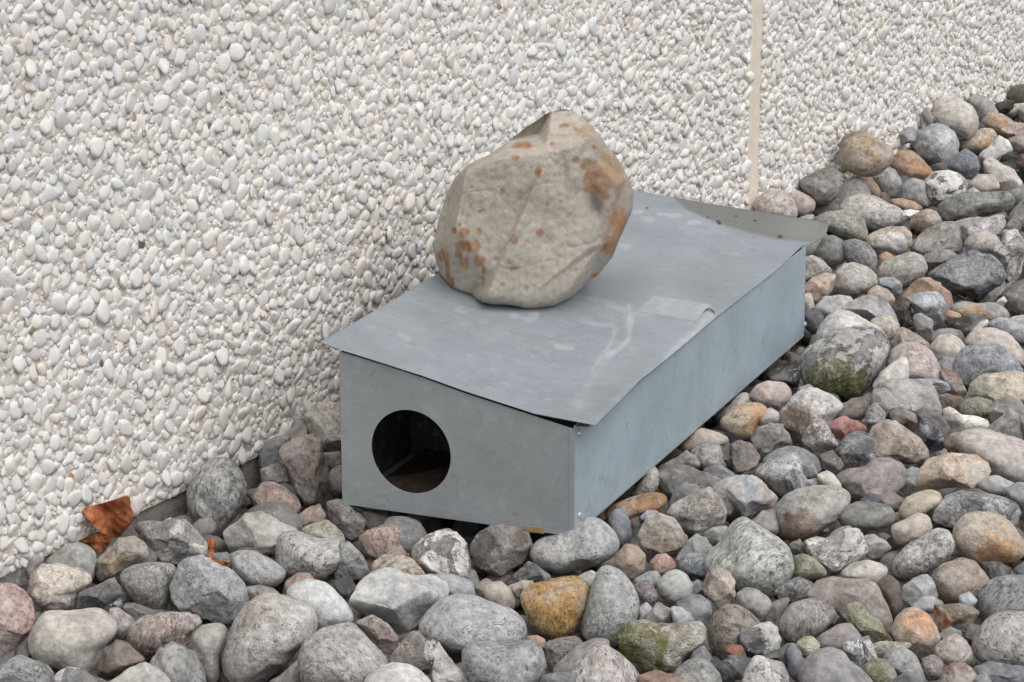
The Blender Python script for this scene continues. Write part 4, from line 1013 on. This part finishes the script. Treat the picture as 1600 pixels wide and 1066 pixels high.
H|91,42 98,38 104,40 108,46 111,52 109,58 102,60 97,53 93,48|Fa|62,68,79|110,118,130|2|glossy blue black flint right of the big brown folded pebble
H|75,32 84,30 93,35 94,41 84,41 77,38|Pa|144,134,122|128,118,106|1|small olive tan pebble under the pale plate
H|60,52 64,42 72,38 80,39 88,44 96,50 100,56 101,62 94,66 84,65 74,65 64,62 58,58|Oa|170,154,139|126,110,97|2|big brown pebble with a dark fold left of the blue black flint
H|58,40 64,30 68,27 74,34 72,41 64,47|Ba|166,166,164|138,138,138|1|pale ribbed pebble right of the red one
H|88,79 94,69 100,62 108,59 120,58 132,58 138,63 140,69 136,76 128,81 116,81 104,83 96,84 88,83|Oa|194,180,162|188,148,108|3|large cream pebble tinged orange right of the purple brown one
H|81,72 90,67 96,69 92,80 86,84 79,81|Pa|140,145,150|128,133,138|1|blue grey pebble end between purple brown and orange tinged ones
H|82,95 86,88 94,84 102,82 108,84 109,88 104,92 96,97 88,101 82,101|Pr|176,162,136|160,146,122|2|tan bean shaped pebble below the orange tinged cream one
H|102,94 110,86 120,82 134,83 146,86 154,90 157,96 155,106 140,106 126,106 110,106 101,101|Fa|126,126,128|170,170,174|1|wide charcoal flint with pale veins above the largest orange one
H|130,80 136,74 144,73 154,78 160,81 150,86 138,85|Pr|150,150,150|138,138,138|1|grey pebble under the pale pinkish tan one
H|147,83 156,78 170,79 172,97 158,100 154,91|Pr|134,139,144|122,127,132|1|slate blue pebble at the right edge beside the charcoal flint
H|68,86 76,82 85,88 84,96 74,95 67,91|Pa|128,115,103|116,104,93|0|small brown pebble above the tan bean
H|57,89 63,84 71,86 70,94 60,94|Pr|96,103,111|86,92,100|0|small dark blue pebble above the dark olive ellipse
H|106,24 112,22 120,23 126,28 121,35 112,36 106,31|Pa|122,102,90|110,92,80|0|chocolate brown block above the bright creamy white pebble
H|107,8 114,5 120,11 124,21 119,26 112,22 108,15|Oa|142,118,104|160,116,90|1|reddish brown pebble right of the mottled pink one
I|117,88 122,81 132,79 144,79 150,83 156,90 162,100 154,103 138,99 128,103 120,107 116,98|Sr|140,147,158|98,104,116|2|blue grey speckled granite pebble at mid right
H|126,15 134,9 144,8 160,8 172,14 170,23 156,28 146,27 134,28 124,23|Oa|184,170,150|140,140,90|2|cream orange rugged stone below the blue speckled granite
H|119,30 124,25 132,24 141,27 144,34 132,38 121,37|Mr|118,118,88|96,108,52|1|dark pebble with dull green moss under the cream orange stone
H|134,32 142,26 152,24 159,28 162,35 150,40 140,42|Pa|128,121,115|115,108,103|1|dark taupe pebble at right below the cream orange stone
H|137,45 144,36 150,31 156,34 159,42 162,52 150,52 141,48|Pa|160,158,153|142,140,136|1|light grey triangular pebble at right above the pinkish tan one
H|156,36 170,35 170,52 160,52|Pr|128,125,123|116,113,111|1|grey pebble at the right edge next to the triangular one
H|19,18 26,16 31,20 25,25 18,24|Pr|134,132,128|122,120,116|0|small grey pebble above the white pebble with brown side
H|-2,10 10,3 19,0 21,10 19,19 10,17 0,15|Pa|60,58,55|54,52,50|-1|black pebble in the shade behind the box's far bottom corner
I|30,20 34,13 40,11 47,14 50,20 48,27 42,31 36,31 31,27|Pr|124,124,121|112,112,110|2|dark round grey pebble right of the lid's raised corner
I|45,15 54,13 62,16 67,22 69,29 68,36 58,33 50,30 47,24|Sr|136,139,141|116,119,121|1|mottled grey pebble overlapped by the dark round one
I|20,18 26,12 32,9 38,10 36,18 31,26 24,26 20,23|Pr|130,133,135|118,121,123|0|blue grey pebble behind the lid's raised corner
I|20,24 28,23 34,27 41,33 35,38 28,38 20,40|Sa|172,162,152|156,146,136|0|pale pinkish pebble touching the box's rear corner
I|21,45 28,38 36,35 42,36 41,46 36,50 30,55 24,51|Oa|194,176,156|204,160,130|1|cream pebble with peach tint right of the box's rear corner
I|42,33 48,29 54,28 62,31 68,36 69,43 64,46 58,48 54,51 46,49 41,43|Sr|188,182,171|172,166,156|1|big pale cream lumpy pebble right of the peach tinted one
I|29,57 36,49 44,47 53,49 56,53 48,58 40,62 33,61|Pa|184,184,181|170,170,168|0|white grey pebble with a dark end below the big pale lumpy one
I|20,48 27,47 29,54 29,60 22,60|Pr|176,166,156|164,154,144|0|small cream pebble against the box side near its rear
I|22,60 30,56 35,62 34,70 28,74 22,68|Pr|104,104,109|94,94,99|0|dark grey blue pebble beside the rear rivet
I|45,58 54,52 62,48 70,48 76,54 80,60 82,68 72,66 66,66 60,68 54,64|Pa|148,148,151|126,116,108|2|grey angular ridge shaped pebble above the big mossy flint
I|63,65 70,60 78,62 83,67 81,74 74,78 67,72|Sr|184,174,156|170,160,143|2|small cream grainy pebble right above the big mossy flint
I|61,47 68,42 75,45 80,51 76,57 66,52|Pr|172,155,137|158,142,125|1|small tan pebble right of the big pale lumpy one
I|28,84 30,72 36,62 44,57 52,59 62,65 72,70 76,80 60,90 40,92 30,90|Pr|190,187,180|176,173,167|1|large pale grey smooth stone behind the mossy flint
I|69,32 74,26 82,24 90,22 97,24 100,32 97,37 90,41 84,44 76,42 69,38|Or|162,155,149|180,174,166|1|grey brown rounded flint left of the big slate
I|99,36 108,30 118,24 128,20 138,21 146,28 150,36 146,42 138,48 130,52 122,49 114,48 106,42|Ba|142,145,152|112,114,121|2|big blue grey layered slate stone at upper right
I|78,52 88,42 94,37 101,36 108,40 114,47 117,54 114,64 104,64 92,55|Pa|176,143,117|158,128,106|1|warm brown angular stone below the big layered slate
I|87,52 94,47 102,46 108,49 112,56 111,65 104,68 98,66 92,60|Fa|158,166,177|178,172,164|2|blue white angular flint in front of the warm brown stone
I|90,62 96,59 103,64 104,75 101,82 94,74|Pa|144,144,144|132,132,132|1|narrow grey pebble under the blue white flint
I|75,55 84,50 89,52 92,62 92,68 84,70 79,66|Pa|84,74,66|74,66,58|0|dark brown shaded pebble left of the blue white flint
I|76,78 80,70 84,68 92,72 101,80 100,86 88,86 77,86|Oa|150,135,120|170,152,134|1|brown wedge pebble above the mottled pink one
I|101,81 106,74 114,72 121,76 125,83 121,90 112,93 104,90|Pr|190,180,167|176,166,154|2|smooth beige round pebble right of the brown wedge
I|100,77 106,70 114,69 121,71 124,79 114,78 104,80|Pr|128,126,125|116,114,113|0|grey pebble directly behind the smooth beige round one
I|105,92 110,87 117,87 119,96 112,98 106,98|Pr|144,146,149|132,134,137|1|small grey pebble below the smooth beige round one
I|122,78 130,70 140,69 150,72 156,78 162,87 164,96 150,90 140,84 128,84|Pr|184,174,163|170,160,150|1|pale brown pebble behind the blue speckled granite
I|136,67 144,62 152,63 162,68 164,79 154,78 148,73 140,71|Sr|150,155,165|132,137,148|1|pale blue grey pebble at right edge behind the pale brown one
I|150,63 160,61 170,66 168,74 158,70|Pr|184,174,163|170,160,150|1|beige pebble at the right edge above the pale blue grey one
I|110,64 120,62 130,60 137,63 134,70 127,78 120,78 113,71|Pa|54,52,49|64,62,58|0|black angular stone above the smooth beige round one
I|123,77 128,70 132,66 138,63 137,68 131,72 126,78|Pa|206,201,194|190,186,180|2|thin white shard leaning across the black angular stone
I|113,55 122,52 132,54 142,53 149,57 152,63 142,66 134,65 122,64 115,61|Or|150,145,135|178,138,86|1|long grey green pebble with ochre edge behind the black stone
I|110,61 114,58 120,60 122,64 114,65|Pr|176,130,78|160,116,70|2|tiny orange pebble at the tip of the long grey green one
I|137,20 146,15 147,8 156,7 161,16 160,28 157,38 152,46 148,41 150,34 145,28|Fa|212,210,206|130,128,124|2|chalky white flint with grey patches at the right edge
I|122,16 128,9 136,8 143,11 146,17 143,22 134,23 126,22|Or|156,156,154|180,170,158|2|round grey pebble with pale centre left of the chalky white flint
I|88,20 93,12 98,8 108,3 116,2 121,6 123,14 122,22 110,24 98,24 91,23|Sa|158,148,141|135,125,119|1|knobbly brown grey rock right of the white patched flint
I|96,24 104,20 114,20 119,24 110,31 100,34 96,29|Pa|140,133,127|126,119,114|0|taupe pebble beneath the knobbly brown grey rock
I|62,12 70,7 78,5 86,5 90,10 89,17 86,21 78,24 70,21 63,18|Fa|192,170,143|226,222,216|2|tan layered flint with a white patch at upper right
I|69,24 74,21 79,24 76,30 69,30|Pr|165,128,97|150,115,86|0|little orange brown pebble under the tan layered flint
I|145,48 152,42 160,39 170,41 170,62 156,64 149,59|Pr|98,95,94|88,85,84|1|dark grey pebble at the right edge below the chalky white flint
I|142,53 147,49 150,52 146,57|Pa|208,206,198|196,194,186|3|tiny white chip left of the dark grey right edge pebble
I|68,38 78,37 85,42 84,49 76,48 69,43|Sa|166,171,176|150,155,160|1|small blue grey pebble left of the warm brown angular stone
I|137,48 144,43 152,40 154,46 146,52 138,54|Pa|134,129,122|122,117,110|0|dull pebble under the right end of the layered slate
J|-9,84 -4,77 4,75 10,75 16,80 19,88 18,94 6,95 -7,92|Sr|200,194,184|196,170,155|1|white round pebble with peach blush at the foot of the wall joint
J|12,77 18,75 25,78 30,82 29,88 22,92 16,90|Pr|190,168,156|178,155,143|0|small pink pebble right of the white round one by the joint
J|18,93 24,90 29,90 28,96 20,96|Pr|178,173,163|166,161,152|1|small pale pebble below the small pink one by the joint
J|18,70 24,66 32,62 40,60 45,64 47,71 43,79 36,85 29,84 23,77|Sr|136,132,123|118,115,107|1|dark grey rough pebble against the wall right of the joint
J|46,42 52,38 59,37 66,41 72,45 78,48 80,53 76,60 70,65 62,67 52,65 46,59 45,50|Or|168,142,104|122,114,102|3|large brown ochre pebble perched highest against the wall
J|76,58 82,50 90,50 97,56 103,62 104,67 94,70 84,70 79,64|Pr|158,118,78|142,106,70|1|orange brown wedge pebble right of the large brown ochre one
J|35,87 42,76 48,69 56,66 63,70 65,79 56,82 48,84 42,90|Pr|150,143,140|136,129,127|1|slanted mauve grey pebble below the large brown ochre one
J|51,68 58,65 65,67 70,73 73,81 66,81 60,76|Pr|180,136,90|164,122,80|0|orange pebble showing behind the slanted mauve grey one
J|65,66 74,60 80,62 84,70 83,78 79,82 72,80 68,74|Sr|164,166,169|145,147,151|1|light grey round pebble below the orange brown wedge
J|90,46 94,38 102,33 110,33 117,38 120,46 118,54 112,60 106,62 100,58 93,53|Br|156,163,171|208,211,214|2|large smooth blue grey round pebble with a pale band
J|101,30 104,20 110,16 120,17 128,22 132,30 131,38 124,43 116,40 107,35|Pr|192,184,173|178,170,160|1|large smooth beige round pebble above the blue grey banded one
J|96,27 100,22 104,30 102,36 97,32|Pr|134,134,136|122,122,124|0|small grey pebble between wall and large beige round one
J|123,18 128,15 136,16 142,22 145,28 139,34 131,31 129,24|Pr|150,147,145|136,133,131|0|plain grey pebble right of the large beige round one by the wall
J|149,14 154,9 162,8 172,11 172,21 158,22 150,19|Pr|98,95,80|88,85,72|1|dark olive pebble in the upper right corner against the wall
J|141,22 148,18 155,19 152,27 144,28|Pa|72,68,64|64,60,57|0|black pebble left of and below the dark olive corner one
J|145,25 154,21 162,20 164,27 152,30|Pr|188,183,178|174,169,165|1|pale pebble below the dark olive corner one
J|155,24 162,21 172,22 172,33 158,32|Pr|156,138,120|142,125,108|2|tan pebble at the right picture edge near the top
J|133,32 138,27 146,27 154,32 166,34 172,48 156,45 148,42 139,38|Oa|190,169,157|200,146,90|1|pink stone with orange end near the upper right corner
J|120,44 126,40 134,36 141,36 144,41 140,48 132,52 125,51 119,49|Or|184,163,138|198,142,62|2|tan grey pebble with a vivid orange lower edge
J|131,54 138,48 144,40 150,43 154,50 146,54 138,58|Pa|210,208,203|190,186,180|1|white triangular pebble right of the orange edged one
J|149,43 160,40 170,42 172,54 158,53 152,51|Pa|162,146,138|148,132,125|1|mauve pink pebble right of the white triangular one
J|111,60 118,52 124,49 131,54 133,60 129,67 122,68 115,63|Sr|120,130,141|140,148,158|1|dark blue granite pebble below the banded round one
J|97,70 104,63 112,62 120,64 125,70 124,77 116,82 110,86 104,88 99,81|Fr|202,200,196|60,58,55|2|black and white spotted round flint at upper right
J|133,56 139,54 146,58 154,62 160,70 160,78 146,79 141,71 135,63|Pa|188,182,175|174,168,162|1|pale grey angular stone right of the spotted flint
J|125,70 132,65 142,65 146,74 134,78 126,76|Pr|172,162,152|158,148,139|0|beige grey pebble between spotted flint and pale angular stone
J|123,76 128,73 133,76 128,79|Pr|200,188,180|188,176,168|1|tiny pinkish white pebble right of the spotted flint
J|106,84 114,79 124,76 138,76 150,75 154,80 153,87 142,91 130,92 116,95 107,94|Ba|126,128,124|110,112,108|2|long dark greenish slate bar below the spotted flint
J|83,72 90,67 98,69 99,78 101,86 90,85 82,81|Pr|162,160,159|148,146,145|0|grey wedge left of the spotted flint
J|74,81 84,80 92,82 98,86 92,90 82,88|Pr|176,133,85|160,120,76|0|flat orange pebble above the white granite slab
J|43,87 48,80 57,76 66,78 76,83 85,87 87,95 76,100 62,100 50,94|Sr|194,189,181|165,158,151|1|large white granite slab at upper right below the mauve grey pebble
J|82,88 90,87 96,88 90,94 83,97|Pa|210,208,206|196,194,192|1|white pointed chip at the right end of the white granite slab
J|88,95 93,89 100,86 106,88 109,94 104,99 98,102 90,99|Sr|174,153,132|160,128,104|2|brown pink pebble right of the white pointed chip
J|27,94 36,88 46,87 54,88 60,93 63,103 60,108 46,105 37,100|Sr|156,154,144|130,132,112|0|olive grey flat stone behind the lid's raised corner
J|116,96 126,92 138,92 147,90 149,97 148,104 140,103 130,103 121,106|Fa|140,135,133|190,186,182|1|brown grey long flint below the greenish slate bar
J|149,94 154,86 160,80 172,80 172,102 156,100|Pr|130,130,125|118,118,113|0|grey pebble at right edge right of the greenish slate bar
J|148,97 154,91 159,96 157,106 149,104|Pa|124,120,116|112,108,104|1|dark taupe chip above the chalky white flint
J|154,58 158,52 168,52 172,64 159,65|Pr|94,68,53|84,60,47|0|dark red brown pebble at the upper right edge
J|151,76 160,71 172,72 172,84 156,86 151,81|Pr|156,156,151|142,142,138|0|light grey pebble at the right edge above the slate bar's end
J|43,62 47,58 51,62 47,65|Pr|188,186,180|175,173,168|0|tiny white pebble wedged under the large brown ochre one
J|82,40 88,35 94,37 92,45 84,47|Pa|142,142,142|130,130,130|-1|grey pebble between the wall and the blue grey banded one
'''
for i, line in enumerate(DATA.strip().split('\n')): make_pebble(line, i)

# pebbles deeper in the bed and beyond the picture: too many to count, one object
M_BED = vcol_material("bed_pebbles", 0.85, 150, 0.006, 0.32)
TEMPL = []
for k in range(16):
    r = np.random.default_rng(300 + k); two = []
    for sub in (3, 2):
        v, f = ico(sub); p = v.copy(); rr = np.random.default_rng(300 + k)
        for _ in range(rr.integers(4, 13)):
            nn = rr.normal(size=3); nn /= np.linalg.norm(nn); d = rr.uniform(0.65, 0.92)
            p -= np.maximum(0, p @ nn - d)[:, None] * nn
        p *= (1 + 0.05 * waves(v, 3, rr) + 0.02 * waves(v, 8, rr))[:, None]
        two.append((p, f))
    TEMPL.append(two)
PAL = [(lambda q: (q * 0.75 + 0.25 * q.mean()) * 1.25)(lin(c)) for c in ((130, 130, 128), (112, 112, 110), (142, 138, 132), (134, 125, 116), (150, 146, 138), (118, 123, 128), (102, 97, 92), (146, 132, 122))]
r = np.random.default_rng(77)
V, Fc, Cc, base = [], [], [], 0
for gx in np.arange(-3.4, 4.6, 0.052):
    for gy in np.arange(2.0, 8.4, 0.052):
        x, y = gx + r.uniform(-.022, .022), gy + r.uniform(-.022, .022)
        P = np.array([x, y, 0.0]); wdst = wall_dist(P)
        if wdst < 0.03: continue
        px, py = project(P)
        inview = -150 < px < 1750 and py < 1180
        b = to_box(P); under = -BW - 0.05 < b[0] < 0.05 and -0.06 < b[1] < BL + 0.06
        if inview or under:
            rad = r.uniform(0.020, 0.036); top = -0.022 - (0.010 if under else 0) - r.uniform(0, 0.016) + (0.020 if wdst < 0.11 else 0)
        else:
            if r.random() < 0.35: continue
            rad = r.uniform(0.024, 0.054); top = rad * r.uniform(0.25, 0.75)
            rad = min(rad, wdst * 0.9)
        pv, pf = TEMPL[r.integers(16)][0 if inview else 1]
        q = r.normal(size=4); q /= np.linalg.norm(q); a, bq_, c, d = q
        Rm = np.array([[1 - 2 * (c * c + d * d), 2 * (bq_ * c - a * d), 2 * (bq_ * d + a * c)], [2 * (bq_ * c + a * d), 1 - 2 * (bq_ * bq_ + d * d), 2 * (c * d - a * bq_)], [2 * (bq_ * d - a * c), 2 * (c * d + a * bq_), 1 - 2 * (bq_ * bq_ + c * c)]])
        sc = np.array([1.2, 0.95, 0.75]) * r.uniform(0.85, 1.15, 3)
        vv = (pv * sc * rad) @ Rm.T
        vv += np.array([x, y, top - vv[:, 2].max()])
        V.append(vv); Fc.append(pf + base); base += len(vv)
        Cc.append(np.tile(PAL[r.integers(len(PAL))] * (r.uniform(0.55, 0.85) if inview or under else r.uniform(0.75, 1.2)), (len(vv), 1)))  # stones in the gaps get darker colours to deepen the crevice shade
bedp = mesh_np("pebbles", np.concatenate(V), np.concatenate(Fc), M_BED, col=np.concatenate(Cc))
tag(bedp, "smaller mixed pebbles filling the gaps of the gravel bed", "gravel", kind='stuff')

# ------------------------------------------------------------------ fallen leaves
def leaf_material():
    m = NT("dry_leaf")
    tc = m.n("ShaderNodeTexCoord"); vec = tc.outputs['Object']
    a = m.noise(vec, 45, 5, 0.6); b = m.noise(m.scaled(vec, (120, 60, 70), (0.2, 0.3, 0.9)), 1.0, 6, 0.7, 1.2)
    c = m.mix(m.ramp(a, 0.36, 0.64), tuple(lin((140, 78, 46))), tuple(lin((194, 122, 78))))
    c = m.mix(m.ramp(b, 0.52, 0.70, 0, 0.4), c, tuple(lin((84, 44, 28))))
    m.l(c, m.b.inputs['Base Color']); m.b.inputs['Roughness'].default_value = 0.6
    m.l(m.bump(m.math('ADD', a, b), 0.7, 0.004), m.b.inputs['Normal'])
    return m.m


M_LEAF = leaf_material()


def leaf_patch(poly, depth_fn, at_depth, seed):
    """a curled blade: rings from the centre of the outline outwards, front and back sheet"""
    c, tab, _ = radial(poly, 0.8); r = np.random.default_rng(seed)
    NR, NA = 16, 72; P = []; curl = []
    for i in range(NR + 1):
        for k in range(NA):
            th = -math.pi + 2 * math.pi * k / NA; rr = rad_at(tab, th) * i / NR
            P.append((c[0] + math.cos(th) * rr, c[1] + math.sin(th) * rr)); curl.append(0.010 * (i / NR) ** 3 * math.sin(3 * th + seed) + 0.0016 * (i / NR) * math.sin(11 * th))
    P = np.array(P); dp = at_depth - depth_fn(P[:, 0], P[:, 1]) - np.array(curl)
    dp += 0.0030 * waves(np.c_[P * 0.05, 0 * P[:, 0]], 2.6, r) + 0.0018 * waves(np.c_[P * 0.05, 0 * P[:, 0]], 7.0, r)
    d = FWD + np.outer((P[:, 0] - 800) / F_PX, RIGHT) - np.outer((P[:, 1] - 533) / F_PX, UP)
    V = CAM + d * dp[:, None]
    F = [(i * NA + k, i * NA + (k + 1) % NA, (i + 1) * NA + (k + 1) % NA, (i + 1) * NA + k) for i in range(NR) for k in range(NA)]
    return V, F


def leaf(name, patches, label):
    V, Fc, base = [], [], 0
    for (v, f) in patches:
        V.append(v); Fc += [tuple(i + base for i in q) for q in f]; base += len(v)
    V = np.concatenate(V); o0 = V.mean(0)
    o = mesh_np(name, V - o0, np.array(Fc), M_LEAF); o.location = o0
    s = o.modifiers.new("thickness", 'SOLIDIFY'); s.thickness = 0.0004
    tag(o, label, "leaf")


def z7(X, Y): return (X / 3.33, 600 + Y / 3.33)


dleaf = (hit_plane(165, 830, WA + WN * 0.022, WN) - CAM) @ FWD
blade = [z7(*p) for p in ((420, 655), (470, 635), (530, 622), (600, 600), (645, 582), (662, 578), (675, 590), (680, 640), (696, 680), (682, 730), (655, 758), (640, 775), (625, 795), (592, 800), (560, 790), (525, 775), (490, 740), (455, 705), (440, 680))]
lobe = [z7(*p) for p in ((600, 792), (575, 815), (555, 850), (530, 887), (508, 862), (470, 842), (430, 832), (395, 823), (440, 800), (480, 786), (525, 772), (560, 780))]


def crease(x, y):
    x0, y0 = z7(545, 640); x1, y1 = z7(605, 800); L = math.hypot(x1 - x0, y1 - y0)
    s = ((x - x0) * (y1 - y0) - (y - y0) * (x1 - x0)) / L
    return 0.0010 * np.abs(s) + 0.0016 * np.sin(s * 0.30 + y * 0.12) + 0.0011 * np.sin(y * 0.33 - np.abs(s) * 0.4) - 0.006 + 0.00025 * (z7(0, 790)[1] - y)


leaf("fallen_leaf", [leaf_patch(blade, crease, dleaf, 1), leaf_patch(lobe, lambda x, y: 0.004 * np.sin(x * 0.22) + 0.010, dleaf, 2)], "large crumpled brown orange leaf standing against the wall base at left")
dsc = (hit_z(330, 880, 0.0) - CAM) @ FWD
za = lambda X, Y: (X / 4.0, 800 + Y / 4.0)
leaf("fallen_leaf", [leaf_patch([za(*p) for p in ((1303, 172), (1328, 162), (1352, 183), (1351, 215), (1338, 250), (1326, 297), (1303, 292), (1290, 270), (1299, 230), (1296, 195))], lambda x, y: 0.006 * np.cos((x - 331) * 0.22), dsc - 0.03, 3)], "narrow curled orange leaf scrap standing upright between grey pebbles")
leaf("fallen_leaf", [leaf_patch([za(*p) for p in ((1328, 300), (1385, 303), (1422, 318), (1450, 343), (1453, 370), (1420, 357), (1380, 338), (1345, 324))], lambda x, y: 0.004 * np.sin((x - 335) * 0.3), dsc - 0.03, 4)], "small flat red orange leaf scrap lying just right of the curled one")
